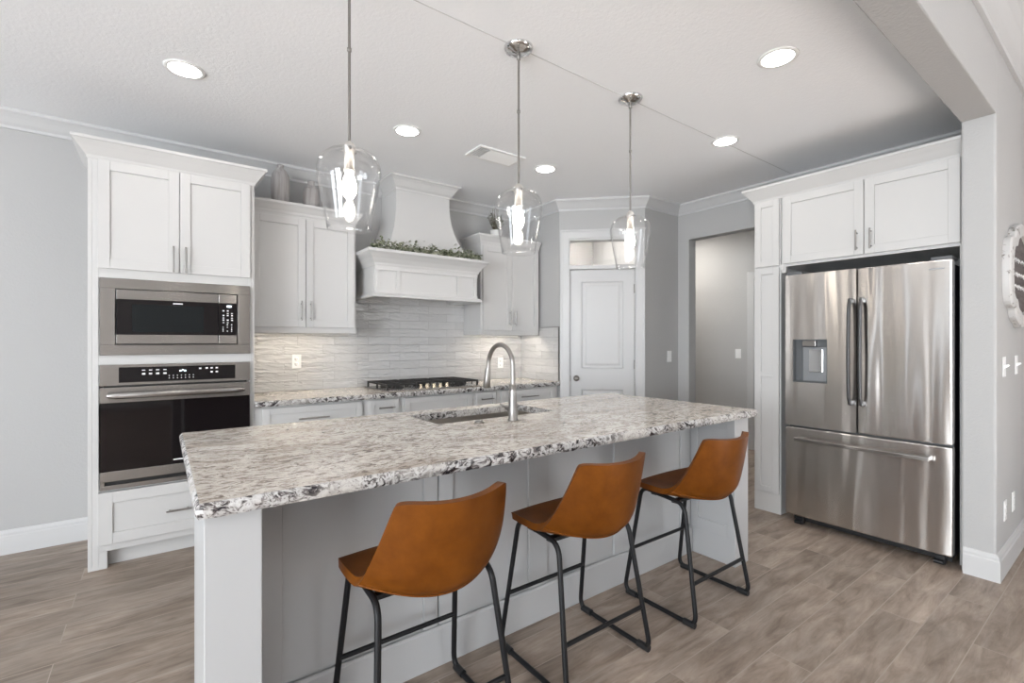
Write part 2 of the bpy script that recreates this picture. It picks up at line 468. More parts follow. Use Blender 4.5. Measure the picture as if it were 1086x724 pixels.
# hall door at the far end, only its casing shows beside the tall cabinet
struct('trim_hall_casing', MB().box(5.80, 5.82, 2.90, 2.985, 0, 2.17).box(5.80, 5.82, 2.0, 2.90, 2.085, 2.17), M_TRIM, 0.004)
struct('door_2', MB().box(5.795, 5.818, 2.02, 2.895, 0.01, 2.08), M_TRIM, 0.003)

# ------------------------------------------------------------------ pantry door with transom
cas = MB()
def casing(mb, s0, s1, z0, z1): dbox(mb, s0, s1, -0.018, 0, z0, z1)
casing(cas, 0.014, 0.095, 0, 2.44); casing(cas, 0.765, 0.846, 0, 2.44); casing(cas, 0.095, 0.765, 2.362, 2.44)
dbox(cas, 0.010, 0.03, -0.026, 0, 0, 2.45); dbox(cas, 0.83, 0.848, -0.026, 0, 0, 2.45); dbox(cas, 0.010, 0.848, -0.026, 0, 2.43, 2.45)
dbox(cas, 0.095, 0.108, -0.010, 0.11, 0, 2.355); dbox(cas, 0.752, 0.765, -0.010, 0.11, 0, 2.355); dbox(cas, 0.108, 0.752, -0.010, 0.11, 2.342, 2.362)
dbox(cas, 0.108, 0.752, -0.004, 0.10, 2.052, 2.092)
struct('trim_pantry_casing', cas, M_TRIM, 0.003)
tg = MB(); dbox(tg, 0.108, 0.752, 0.045, 0.050, 2.092, 2.342)
struct('window_1', tg, M_GLASS)
# door leaf with two moulded panels
def panel_door():
    mb = MB(); s0, s1, z0, z1 = 0.112, 0.748, 0.012, 2.048; y0, y1 = 0.028, 0.064
    ps = [(0.217, 0.620, 1.045, 1.925), (0.217, 0.620, 0.22, 0.840)]
    ps = [(0.222, 0.640, 1.045, 1.93), (0.222, 0.640, 0.22, 0.835)]
    a, b = ps[0][0], ps[0][1]
    dbox(mb, s0, a, y0, y1, z0, z1); dbox(mb, b, s1, y0, y1, z0, z1)
    dbox(mb, a, b, y0, y1, z0, ps[1][2]); dbox(mb, a, b, y0, y1, ps[1][3], ps[0][2]); dbox(mb, a, b, y0, y1, ps[0][3], z1)
    for p0, p1, q0, q1 in ps:
        # sunk moulding ring and raised field
        def ring(d0, d1, ya, yb):
            A = [(p0 + d0, q0 + d0), (p1 - d0, q0 + d0), (p1 - d0, q1 - d0), (p0 + d0, q1 - d0)]
            B = [(p0 + d1, q0 + d1), (p1 - d1, q0 + d1), (p1 - d1, q1 - d1), (p0 + d1, q1 - d1)]
            mb.add([diag(u, ya, w) for u, w in A] + [diag(u, yb, w) for u, w in B], [(i, (i + 1) % 4, 4 + (i + 1) % 4, 4 + i) for i in range(4)])
        ring(0, 0.012, y0, y0 + 0.012); ring(0.012, 0.030, y0 + 0.012, y0 + 0.012); ring(0.030, 0.050, y0 + 0.012, y0 + 0.004)
        d = 0.050
        mb.add([diag(p0 + d, y0 + 0.004, q0 + d), diag(p1 - d, y0 + 0.004, q0 + d), diag(p1 - d, y0 + 0.004, q1 - d), diag(p0 + d, y0 + 0.004, q1 - d)], [(0, 1, 2, 3)])
    return mb
door1 = put('door_1', panel_door(), M_TRIM, fixn=False); door1['kind'] = 'structure'
kb = MB()
prof = [(0.0, -0.075), (0.018, -0.073), (0.027, -0.062), (0.027, -0.052), (0.018, -0.040), (0.010, -0.034), (0.010, -0.010), (0.030, -0.007), (0.031, 0.0), (0, 0)]
k0 = MB().lathe(prof, (0, 0, 0), 24, 'y')
kb.add([diag(0.172 + v[0], 0.028 + v[1], 0.945 + v[2]) for v in k0.v], k0.f, 0, True)
put('door_knob', kb, M_NICKEL, door1)
for hz in (1.85, 1.09, 0.25):
    h = MB(); k0 = MB().tube([(0.752, 0.016, hz - 0.045), (0.752, 0.016, hz + 0.045)], 0.008, 8)
    h.add([diag(*v) for v in k0.v], k0.f)
    dbox(h, 0.742, 0.764, 0.022, 0.027, hz - 0.045, hz + 0.045)
    put('hinge', h, M_NICKEL, door1)
st = MB(); dbox(st, 0.102, 0.116, 0.014, 0.03, 0.915, 0.975)
put('strike_plate', st, M_NICKEL, door1)
# pantry lamp behind the transom
def can_light(x, y, z, label, power, name='recessed_ceiling_light', group=None, lamp=True):
    t = thing(name, label, 'ceiling light', (x, y, z), 0, group)
    put('trim_ring', MB().lathe([(0.072, -0.001), (0.074, -0.006), (0.092, -0.005), (0.094, 0.0), (0.072, 0.0)], (0, 0, 0), 40), M_WPLAST, t, local=True)
    put('lens', MB().lathe([(0.0005, -0.0045), (0.074, -0.0045), (0.074, -0.001)], (0, 0, 0), 40), M_CAN, t, local=True)
    if lamp:
        d = bpy.data.lights.new('downlight', 'AREA'); d.shape = 'DISK'; d.size = 0.14; d.energy = power; d.color = (1, 0.95, 0.88)
        o = bpy.data.objects.new('downlight', d); C.objects.link(o); o.parent = t; o.location = (0, 0, -0.012)
    return t
can_light(3.95, 3.72, ZC, 'lit round ceiling light inside the pantry behind the transom glass', 7, 'pantry_ceiling_light')
can_light(5.15, 3.75, ZC, 'lit round ceiling light in the hall beyond the opening', 11, 'hall_ceiling_light')

# ------------------------------------------------------------------ kitchen ceiling fittings
for (x, y, lab) in [
        (0.106, 3.035, 'round recessed ceiling light above the oven tower, farthest left of the ceiling lights'),
        (1.351, 3.020, 'round recessed ceiling light between the left pendant rod and the range hood'),
        (2.570, 3.007, 'small round recessed ceiling light beside the white ceiling vent'),
        (3.244, 1.827, 'round recessed ceiling light right of the farthest pendant canopy'),
        (2.504, 1.132, 'largest round recessed ceiling light, near the beam at top right')]:
    can_light(x, y, ZC, lab, 0.5, group='recessed ceiling lights in the kitchen')
v = thing('ceiling_vent', 'white rectangular air vent in the ceiling before the hood', 'air vent', (2.08, 3.02, ZC))
fr = MB().box(-0.21, 0.21, -0.11, -0.085, -0.012, 0).box(-0.21, 0.21, 0.085, 0.11, -0.012, 0).box(-0.21, -0.185, -0.085, 0.085, -0.012, 0).box(0.185, 0.21, -0.085, 0.085, -0.012, 0)
put('frame', fr, M_WPLAST, v, 0.003, True)
sl = MB()
for i in range(7):
    y = -0.07 + i * 0.0233
    sl.add([(-0.10, y - 0.010, -0.002), (0.185, y - 0.010, -0.002), (0.185, y + 0.010, -0.016), (-0.10, y + 0.010, -0.016), (-0.10, y - 0.008, 0), (0.185, y - 0.008, 0), (0.185, y + 0.012, -0.014), (-0.10, y + 0.012, -0.014)],
           [(0, 1, 2, 3), (4, 7, 6, 5), (0, 4, 5, 1), (3, 2, 6, 7)])
for i in range(4):
    x = -0.17 + i * 0.02
    sl.box(x, x + 0.003, -0.085, 0.085, -0.012, -0.001)
put('louvres', sl, M_WPLAST, v, 0, True)
put('duct_opening', MB().box(-0.185, 0.185, -0.085, 0.085, -0.0012, -0.0002), M_DGREY, v, 0, True)

# pendants
def pendant(loc, label):
    t = thing('pendant_light', label, 'pendant light', loc, 0, 'glass pendants over the island')
    can = [(0.0, -0.030), (0.030, -0.030), (0.038, -0.024), (0.055, -0.020), (0.066, -0.014), (0.071, -0.004), (0.071, 0)]
    put('canopy', MB().lathe(can, (0, 0, 0), 36), M_CHROME, t, local=True)
    put('rod', MB().tube([(0, 0, -0.68), (0, 0, -0.03)], 0.0055, 10), M_NICKEL, t, local=True)
    put('rod_coupling', MB().lathe([(0.0055, -0.06), (0.010, -0.058), (0.010, -0.03), (0.0055, -0.028)], (0, 0, 0), 16), M_NICKEL, t, local=True)
    put('rod_coupling', MB().lathe([(0.0055, -0.32), (0.008, -0.318), (0.008, -0.305), (0.0055, -0.303)], (0, 0, 0), 16), M_NICKEL, t, local=True)
    prof = [(0.021, -0.694), (0.040, -0.696), (0.066, -0.703), (0.090, -0.717), (0.107, -0.738), (0.1165, -0.765), (0.117, -0.790), (0.112, -0.825), (0.101, -0.880), (0.090, -0.940), (0.079, -1.000)]
    sh = put('glass_shade', MB().lathe(prof, (0, 0, 0), 48), M_GLASS, t, local=True, fixn=False)
    md = sh.modifiers.new('subdiv', 'SUBSURF'); md.levels = 1; md.render_levels = 1
    md = sh.modifiers.new('thickness', 'SOLIDIFY'); md.thickness = 0.004; md.offset = 0
    s = put('socket', MB().lathe([(0.006, -0.662), (0.014, -0.668), (0.020, -0.678), (0.024, -0.690), (0.024, -0.702), (0.019, -0.706), (0.019, -0.775), (0.0, -0.776)], (0, 0, 0), 24), M_SOCK, t, local=True)
    for a in (0.4, 2.5, 4.6):
        put('thumbscrew', MB().tube([(0.022 * math.cos(a), 0.022 * math.sin(a), -0.697), (0.032 * math.cos(a), 0.032 * math.sin(a), -0.697)], 0.004, 8), M_NICKEL, s, local=True)
    put('bulb', MB().lathe([(0.012, -0.770), (0.014, -0.785), (0.024, -0.815), (0.028, -0.838), (0.025, -0.862), (0.014, -0.880), (0.0005, -0.885)], (0, 0, 0), 24), M_BULB, t, local=True)
    return t
PEND = pendant((0.585, 1.84, ZC), 'nearest clear glass pendant, in front of the left wall cabinet, its rod leaving the frame')
dup(PEND, (1.405, 1.845, ZC), 'middle clear glass pendant hanging before the right wall cabinet')
dup(PEND, (2.226, 1.838, ZC), 'farthest clear glass pendant, hanging before the pantry door transom')

# ------------------------------------------------------------------ cabinet helpers
def shaker(mb, x0, x1, z0, z1, y, t=0.019, fw=0.055, rec=0.009, mi=0):
    """a shaker front facing -y: its face lies at y"""
    mb.box(x0, x0 + fw, y, y + t, z0, z1, mi); mb.box(x1 - fw, x1, y, y + t, z0, z1, mi)
    mb.box(x0 + fw, x1 - fw, y, y + t, z0, z0 + fw, mi); mb.box(x0 + fw, x1 - fw, y, y + t, z1 - fw, z1, mi)
    mb.box(x0 + fw, x1 - fw, y + rec, y + t, z0 + fw, z1 - fw, mi)
    return mb
def bar_handle(x, y, z, L, vert=True, r=0.0055, off=0.03):
    mb = MB(); h = L / 2
    if vert:
        mb.tube([(x, y - off, z - h), (x, y - off, z + h)], r, 10)
        for k in (-0.72, 0.72): mb.tube([(x, y - off, z + k * h), (x, y, z + k * h)], r * 0.85, 8)
    else:
        mb.tube([(x - h, y - off, z), (x + h, y - off, z)], r, 10)
        for k in (-0.72, 0.72): mb.tube([(x + k * h, y - off, z), (x + k * h, y, z)], r * 0.85, 8)
    return mb
def front(parent, kind, x0, x1, z0, z1, y, handle=None, fw=0.055, local=False, m=None):
    d = put(kind, shaker(MB(), x0, x1, z0, z1, y, fw=fw), m or M_CAB, parent, 0.0018, local)
    if handle:
        hx, hz, L, vert = handle
        put('handle', bar_handle(hx, y, hz, L, vert), M_NICKEL, d, 0, local)
    return d

# ------------------------------------------------------------------ oven tower
TX0, TX1, TY = -0.331, 0.515, 3.63
T = thing('oven_tower_cabinet', 'tall white cabinet holding the microwave and the wall oven', 'cabinet', (0.09, 3.93, 0))
b = MB()
b.box(TX0, TX0 + 0.019, TY, YW - 0.002, 0, 2.42).box(TX1 - 0.019, TX1, TY, YW - 0.002, 0, 2.42)           # sides
b.box(TX0 + 0.019, TX0 + 0.048, TY, TY + 0.02, 0.0, 2.42).box(TX1 - 0.032, TX1 - 0.019, TY, TY + 0.02, 0.0, 2.42)     # stiles
b.box(TX0 + 0.048, TX0 + 0.086, TY, TY + 0.02, 0, 0.105).box(TX1 - 0.082, TX1 - 0.032, TY, TY + 0.02, 0, 0.105)
for z0, z1 in ((0.100, 0.140), (0.448, 0.458), (1.184, 1.240), (1.690, 1.748), (2.38, 2.42)): b.box(TX0 + 0.048, TX1 - 0.032, TY, TY + 0.02, z0, z1)
for z0, z1 in ((0.12, 0.14), (0.438, 0.455), (1.19, 1.235), (1.70, 1.72), (2.40, 2.42)): b.box(TX0 + 0.019, TX1 - 0.019, TY + 0.02, YW - 0.002, z0, z1)
b.box(TX0 + 0.019, TX1 - 0.019, YW - 0.014, YW - 0.002, 0.14, 2.40)
put('body', b, M_CAB, T, 0.0015)
put('toe_kick', MB().box(TX0 + 0.086, TX1 - 0.082, TY + 0.062, TY + 0.075, 0, 0.12).box(TX0 + 0.072, TX0 + 0.086, TY + 0.02, TY + 0.075, 0, 0.12), M_CAB, T)
front(T, 'door', -0.287, 0.0985, 1.745, 2.369, TY - 0.019, (0.069, 1.825, 0.16, True))
front(T, 'door', 0.1015, 0.488, 1.745, 2.369, TY - 0.019, (0.132, 1.825, 0.16, True))
front(T, 'drawer', -0.285, 0.488, 0.142, 0.445, TY - 0.019, (0.097, 0.281, 0.13, False), fw=0.065)
CC = [(0, 0), (0.004, 0), (0.010, 0.018), (0.040, 0.060), (0.062, 0.088), (0.068, 0.092), (0.068, 0.108), (0, 0.108)]
put('crown', MB().sweep([(TX0, YW - 0.09), (TX0, TY), (TX1, TY), (TX1, YW - 0.09)], CC, 2.372, 1).box(TX0 + 0.001, TX1 - 0.001, TY + 0.001, YW - 0.09, 2.43, 2.478), M_CAB, T)

# microwave with its trim kit
MW = thing('built_in_microwave', 'stainless built-in microwave above the wall oven', 'microwave', (0.105, TY, 1.24))
tk = MB(); f0 = TY - 0.022
tk.box(-0.278, 0.487, f0, TY - 0.001, 1.630, 1.690).box(-0.278, 0.487, f0, TY - 0.001, 1.240, 1.300)
tk.box(-0.278, -0.209, f0, TY - 0.001, 1.300, 1.630).box(0.414, 0.487, f0, TY - 0.001, 1.300, 1.630)
put('trim_frame', tk, M_STEEL, MW, 0.002)
put('chassis', MB().box(-0.205, 0.410, TY - 0.006, TY + 0.40, 1.303, 1.627), M_BLACK, MW)
D_ = put('door', MB().box(-0.203, 0.303, f0 - 0.009, TY - 0.007, 1.360, 1.568), M_GLOSS, MW)
put('top_rail', MB().box(-0.203, 0.303, f0 - 0.012, TY - 0.007, 1.568, 1.624), M_STEEL, D_, 0.0015)
put('bottom_rail', MB().box(-0.203, 0.303, f0 - 0.012, TY - 0.007, 1.306, 1.360), M_STEEL, D_, 0.0015)
wm = mat('microwave_window_mesh', (0.007, 0.009, 0.010), 0.08, spec=0.3)
put('window', MB().box(-0.131, 0.226, f0 - 0.0105, f0 - 0.009, 1.377, 1.540), wm, D_)
put('maker_badge', MB().box(0.066, 0.116, f0 - 0.0112, f0 - 0.009, 1.549, 1.556), M_PRINT, D_)
cp = put('control_panel', MB().box(0.307, 0.408, f0 - 0.009, TY - 0.007, 1.360, 1.568), M_GLOSS, MW)
put('panel_trim', MB().box(0.307, 0.408, f0 - 0.012, TY - 0.007, 1.568, 1.624), M_STEEL, cp, 0.0015)
put('panel_trim', MB().box(0.307, 0.408, f0 - 0.012, TY - 0.007, 1.306, 1.360), M_STEEL, cp, 0.0015)
ky = MB()
for i, z in enumerate((1.515, 1.500, 1.485, 1.470, 1.455, 1.440, 1.425, 1.410, 1.395, 1.385)):
    for x in (0.328, 0.352, 0.376):
        if (i * 3 + int(x * 1000)) % 5 != 1:
            w = 0.010 if i < 6 else 0.006
            ky.box(x, x + w, f0 - 0.0098, f0 - 0.009, z, z + (0.005 if i % 2 else 0.008))
put('keypad_print', ky, M_PRINT, cp)
put('clock_display', MB().box(0.352, 0.378, f0 - 0.0098, f0 - 0.009, 1.542, 1.554), M_CLOCK, cp)

# wall oven
OV = thing('wall_oven', 'stainless wall oven with black glass door below the microwave', 'oven', (0.105, TY, 0.46))
put('chassis', MB().box(-0.262, 0.470, TY + 0.001, TY + 0.5, 0.46, 1.18), M_BLACK, OV)
o1 = MB(); f1 = TY - 0.026
o1.box(-0.278, 0.485, f1, TY - 0.001, 1.062, 1.184)
cpo = put('control_panel', o1, M_STEEL, OV, 0.002)
put('display', MB().box(-0.192, 0.400, f1 - 0.0015, f1, 1.079, 1.168), M_GLOSS, cpo)
kp = MB()
for z in (1.146, 1.122):
    for x in (-0.085, -0.052, -0.018, 0.018): kp.box(x, x + 0.016, f1 - 0.0022, f1 - 0.0015, z, z + (0.005 if z > 1.13 else 0.010))
put('mode_key_print', kp, M_PRINT, cpo); kp = MB()
for z in (1.109, 1.094):
    for i in range(7): kp.box(0.045 + i * 0.0205, 0.050 + i * 0.0205, f1 - 0.0022, f1 - 0.0015, z, z + 0.005)
put('number_key_print', kp, M_PRINT, cpo); kp = MB()
for x, z in ((0.20, 1.146), (0.235, 1.147), (0.262, 1.147), (0.290, 1.147), (0.262, 1.122), (0.290, 1.122)): kp.box(x, x + 0.013, f1 - 0.0022, f1 - 0.0015, z, z + 0.009)
put('start_key_print', kp, M_PRINT, cpo)
ck = MB()
for i in range(3):
    x = 0.100 + i * 0.012; ck.box(x, x + 0.008, f1 - 0.0022, f1 - 0.0015, 1.134 + (i % 2) * 0.005, 1.143 + (i % 2) * 0.005)
put('clock_display', ck, M_CLOCK, cpo)
f2 = TY - 0.034
OD = put('door', MB().box(-0.277, 0.484, f2 + 0.003, TY - 0.002, 0.566, 0.963), M_GLOSS, OV)
put('top_rail', MB().box(-0.277, 0.484, f2, TY - 0.002, 0.963, 1.052), M_STEEL, OD, 0.002)
put('bottom_rail', MB().box(-0.277, 0.484, f2, TY - 0.002, 0.508, 0.566), M_STEEL, OD, 0.002)
hb = MB(); hp = []
for i in range(17):
    u = -1 + i / 8; hp.append((0.1035 + u * 0.345, f2 - 0.055 + 0.018 * u * u, 1.008))
hb.tube(hp, [0.012] + [0.019] * 15 + [0.012], 16)
for x in (-0.20, 0.407): hb.tube([(x, f2 - 0.042, 1.008), (x, f2, 1.008)], 0.010, 10)
put('handle', hb, M_STEEL, OD)
put('maker_badge', MB().box(0.068, 0.138, f2 + 0.0022, f2 + 0.003, 0.590, 0.597), M_PRINT, OD)
put('bottom_vent', MB().box(-0.277, 0.484, TY - 0.024, TY - 0.002, 0.459, 0.484).box(-0.277, -0.256, TY - 0.024, TY - 0.002, 0.484, 0.506).box(0.463, 0.484, TY - 0.024, TY - 0.002, 0.484, 0.506).box(-0.256, 0.463, TY - 0.004, TY - 0.002, 0.484, 0.506, 1), [M_STEEL, M_BLACK], OV, 0.001)

# ------------------------------------------------------------------ wall cabinets
UC = [(0, 0), (0.006, 0), (0.010, 0.020), (0.030, 0.052), (0.044, 0.068), (0.046, 0.085), (0, 0.085)]
def wall_cabinet(x0, x1, label, handle_side, sides):
    y = 3.92; z0, z1 = 1.385, 2.36
    t = thing('wall_cabinet', label, 'cabinet', ((x0 + x1) / 2, 4.08, z0))
    b = MB().box(x0, x1, y, YW - 0.002, z0 + 0.045, z1 - 0.03)
    b.box(x0, x0 + 0.018, y, YW - 0.002, z0, z0 + 0.045).box(x1 - 0.018, x1, y, YW - 0.002, z0, z0 + 0.045).box(x0 + 0.018, x1 - 0.018, y, y + 0.02, z0, z0 + 0.045)
    put('body', b, M_CAB, t, 0.0015)
    m = (x0 + x1) / 2
    front(t, 'door', x0 + 0.018, m - 0.002, z0 + 0.045, 2.262, y - 0.019, (m - 0.034, 1.555, 0.15, True))
    front(t, 'door', m + 0.002, x1 - 0.018, z0 + 0.045, 2.262, y - 0.019, (m + 0.034, 1.555, 0.15, True))
    path = [(x0, YW - 0.002), (x0, y), (x1, y), (x1, YW - 0.002)]
    if sides == 'L': path = path[:3]
    if sides == 'R': path = path[1:]
    put('crown', MB().sweep(path, UC, 2.285, 1).box(x0 + 0.001, x1 - 0.001, y + 0.001, YW - 0.002, 2.345, 2.368), M_CAB, t)
    l = put('light_strip', MB().box(x0 + 0.08, x1 - 0.08, y + 0.04, y + 0.075, z0 + 0.033, z0 + 0.044).box(x0 + 0.09, x1 - 0.09, y + 0.045, y + 0.07, z0 + 0.031, z0 + 0.033, 1), [M_WPLAST, M_STRIP], t)
    d = bpy.data.lights.new('under_cabinet_glow', 'AREA'); d.shape = 'RECTANGLE'; d.size = x1 - x0 - 0.2; d.size_y = 0.03; d.energy = 0.75; d.color = (1, 0.88, 0.72)
    o = bpy.data.objects.new('under_cabinet_glow', d); C.objects.link(o); o.parent = t
    o.location = (0, 3.98 - 4.08, 0.028)
    return t
wall_cabinet(0.516, 1.300, 'white two-door wall cabinet left of the range hood', 0, 'R')
wall_cabinet(2.520, 3.255, 'white two-door wall cabinet right of the range hood', 0, 'L')

# ------------------------------------------------------------------ range hood
HC = 1.870
H = thing('range_hood', 'white flared wooden range hood above the gas cooktop', 'range hood', (HC, 4.0, 1.69))
bx0, bx1, by = 1.385, 2.355, 3.725
hb = MB().box(bx0, bx1, by, by + 0.03, 1.70, 1.965).box(bx0, bx0 + 0.03, by + 0.03, YW - 0.014, 1.70, 1.965).box(bx1 - 0.03, bx1, by + 0.03, YW - 0.014, 1.70, 1.965)
for a, c2 in ((1.40, 1.425), (1.565, 1.605), (2.135, 2.175), (2.315, 2.340)): hb.box(a, c2, by - 0.010, by, 1.735, 1.90)
hb.box(1.385, 2.355, by - 0.010, by, 1.90, 1.94).box(1.385, 2.355, by - 0.010, by, 1.70, 1.735)
put('mantel_box', hb, M_CAB, H, 0.002)
MC = [(0, 0), (0.006, 0), (0.012, 0.020), (0.034, 0.055), (0.060, 0.085), (0.072, 0.095), (0.078, 0.100), (0.078, 0.122), (0, 0.122)]
put('mantel_crown', MB().sweep([(bx0, YW - 0.014), (bx0, by - 0.01), (bx1, by - 0.01), (bx1, YW - 0.014)], MC, 1.935, 1).box(bx0 + 0.001, bx1 - 0.001, by - 0.009, YW - 0.014, 2.02, 2.055), M_CAB, H)
BM = [(0, 0), (0.030, 0), (0.030, 0.012), (0.016, 0.030), (0, 0.034)]
put('bottom_moulding', MB().sweep([(bx0, YW - 0.014), (bx0, by - 0.01), (bx1, by - 0.01), (bx1, YW - 0.014)], BM, 1.680, 1), M_CAB, H)
put('liner', MB().box(bx0 + 0.03, bx1 - 0.03, by + 0.03, YW - 0.014, 1.735, 1.75).box(1.60, 2.14, 3.80, 4.16, 1.725, 1.735, 1), [M_STEEL, M_DGREY], H)
# flared chimney: rows of (z, flare)
rows = [(2.050, 0.165), (2.10, 0.128), (2.15, 0.098), (2.20, 0.073), (2.26, 0.049), (2.32, 0.031), (2.39, 0.016), (2.46, 0.006), (2.54, 0.0), (2.70, 0.0)]
nx0, nx1, ny = 1.645, 2.165, 3.905
nk = MB(); vs = []
for z, o in rows: vs += [(nx0 - o, YW - 0.002, z), (nx0 - o, ny - o, z), (nx1 + o, ny - o, z), (nx1 + o, YW - 0.002, z)]
nk.add(vs, [(i * 4 + k, i * 4 + k + 1, i * 4 + k + 5, i * 4 + k + 4) for i in range(len(rows) - 1) for k in range(3)])
nk.add(vs[:4], [(0, 1, 2, 3)])
nk_o = put('chimney', nk, M_CAB, H, fixn=False)
# smooth along the flare only: split edges by angle
nk_o.data.polygons.foreach_set('use_smooth', [True] * len(nk_o.data.polygons))
md = nk_o.modifiers.new('split', 'EDGE_SPLIT'); md.split_angle = R(35)
HCR = [(0, -0.115), (0.006, -0.115), (0.010, -0.098), (0.024, -0.082), (0.050, -0.040), (0.066, -0.022), (0.078, -0.016), (0.080, -0.001), (0, -0.001)]
put('crown', MB().sweep([(nx0, YW - 0.09), (nx0, ny), (nx1, ny), (nx1, YW - 0.09)], HCR, ZC, 1), M_CAB, H)

# garland on the hood's mantel
G = thing('leaf_garland', 'green leafy garland lying along the hood mantel shelf', 'garland', (HC, 3.70, 2.057))
gs = MB(); pts = []
for i in range(25):
    u = i / 24; pts.append((1.355 + u * 1.02, 3.692 + 0.012 * math.sin(u * 17), 2.066 + 0.004 * math.sin(u * 11)))
gs.tube(pts, 0.004, 6)
put('stem', gs, M_STEM, G)
gl = MB()
rnd = random.Random(3)
for i in range(900):
    u = rnd.random(); x = 1.345 + u * 1.04; y = 3.692 + rnd.gauss(0, 0.018)
    hump = 0.5 + 0.5 * abs(math.sin(u * 9.3 + 0.6))
    z = 2.066 + abs(rnd.gauss(0, 0.033)) * (0.35 + 0.65 * hump)
    y = max(3.655, min(3.735, y)); L = rnd.uniform(0.012, 0.021)
    rot = Matrix.Rotation(rnd.uniform(0, 6.28), 3, 'Z') @ Matrix.Rotation(rnd.uniform(-1.1, 1.1), 3, 'X') @ Matrix.Rotation(rnd.uniform(-0.8, 0.8), 3, 'Y')
    pr = [(-1, 0, 0), (-0.4, 0.55, 0.12), (0.35, 0.5, 0.12), (1, 0, 0), (0.35, -0.5, 0.12), (-0.4, -0.55, 0.12), (0, 0, -0.05)]
    vs = [rot @ (Vector(p) * L) + Vector((x, y, z)) for p in pr]
    vs = [Vector((w.x, w.y, max(2.0585, w.z))) for w in vs]
    gl.add(vs, [(6, 0, 1), (6, 1, 2), (6, 2, 3), (6, 3, 4), (6, 4, 5), (6, 5, 0)], 0, True)
put('leaves', gl, M_LEAF, G, fixn=False)

# vases and plant on the wall cabinets
def vase(x, y, prof, label):
    o = put('vase', MB().lathe(prof, (0, 0, 0), 36), M_CERAM, fixn=True)
    o.location = (x, y, 2.369); tag(o, label, 'vase', 'vases on the left wall cabinet'); return o
vase(0.757, 4.06, [(0.0, 0), (0.056, 0), (0.062, 0.01), (0.066, 0.10), (0.067, 0.20), (0.062, 0.245), (0.046, 0.278), (0.028, 0.296), (0.024, 0.305), (0.025, 0.318), (0.028, 0.325), (0.020, 0.325), (0.018, 0.30), (0.0, 0.29)],
     'taller grey ceramic vase beside the oven tower, on the left wall cabinet')
vase(0.985, 4.06, [(0.0, 0), (0.054, 0), (0.060, 0.008), (0.063, 0.08), (0.062, 0.165), (0.054, 0.185), (0.030, 0.196), (0.026, 0.204), (0.026, 0.232), (0.031, 0.240), (0.022, 0.240), (0.018, 0.20), (0.0, 0.19)],
     'shorter grey ceramic vase behind the nearest pendant, on the left wall cabinet')
PL = thing('potted_plant', 'small green plant in white pot on the right wall cabinet', 'plant', (2.80, 4.06, 2.369))
put('pot', MB().lathe([(0, 0), (0.042, 0), (0.050, 0.01), (0.062, 0.085), (0.064, 0.095), (0.058, 0.095), (0.054, 0.080), (0.0, 0.078)], (0, 0, 0), 30), M_POT, PL, local=True)
put('soil', MB().lathe([(0.0005, 0.0815), (0.054, 0.0815), (0.053, 0.079)], (0, 0, 0), 20), M_SOIL, PL, local=True)
lv = MB(); sm_ = MB(); rnd = random.Random(11)
for i in range(46):
    a = rnd.uniform(0, 6.28); r1 = rnd.uniform(0.02, 0.10); h = rnd.uniform(0.07, 0.24) * (1.15 - r1 * 3)
    p0 = Vector((0.02 * math.cos(a), 0.02 * math.sin(a), 0.08)); p1 = Vector((r1 * math.cos(a), r1 * math.sin(a), 0.08 + max(0.04, h)))
    sm_.tube([p0, (p0 + p1) / 2 + Vector((0, 0, 0.01)), p1], 0.0014, 5)
    for j in range(7):
        t = 0.3 + 0.1 * j; c = p0.lerp(p1, t); aa = rnd.uniform(0, 6.28); L = 0.013
        rot = Matrix.Rotation(aa, 3, 'Z') @ Matrix.Rotation(rnd.uniform(-0.9, 0.4), 3, 'Y')
        vs = [rot @ Vector((u * L, w * L, k * L)) + c for u, w, k in ((0, 0, 0), (0.8, 0.45, 0.1), (1.9, 0, 0), (0.8, -0.45, 0.1))]
        lv.add(vs, [(0, 1, 2), (0, 2, 3)], 0, True)
put('stems', sm_, M_STEM, PL, local=True)
put('foliage', lv, M_LEAF, PL, local=True, fixn=False)

# ------------------------------------------------------------------ backsplash, outlets
bs = MB().box(0.516, 3.28, YW - 0.010, YW, 0.914, 1.384).box(1.302, 2.518, YW - 0.010, YW, 1.384, 1.735).box(3.27, 3.28, 3.625, YW - 0.010, 0.914, 1.465)
struct('trim_backsplash', bs, M_TILE)
struct('trim_backsplash_edge', MB().box(3.268, 3.2795, 3.618, 3.625, 0.914, 1.470).box(3.268, 3.2795, 3.618, 3.90, 1.465, 1.472), M_NICKEL)

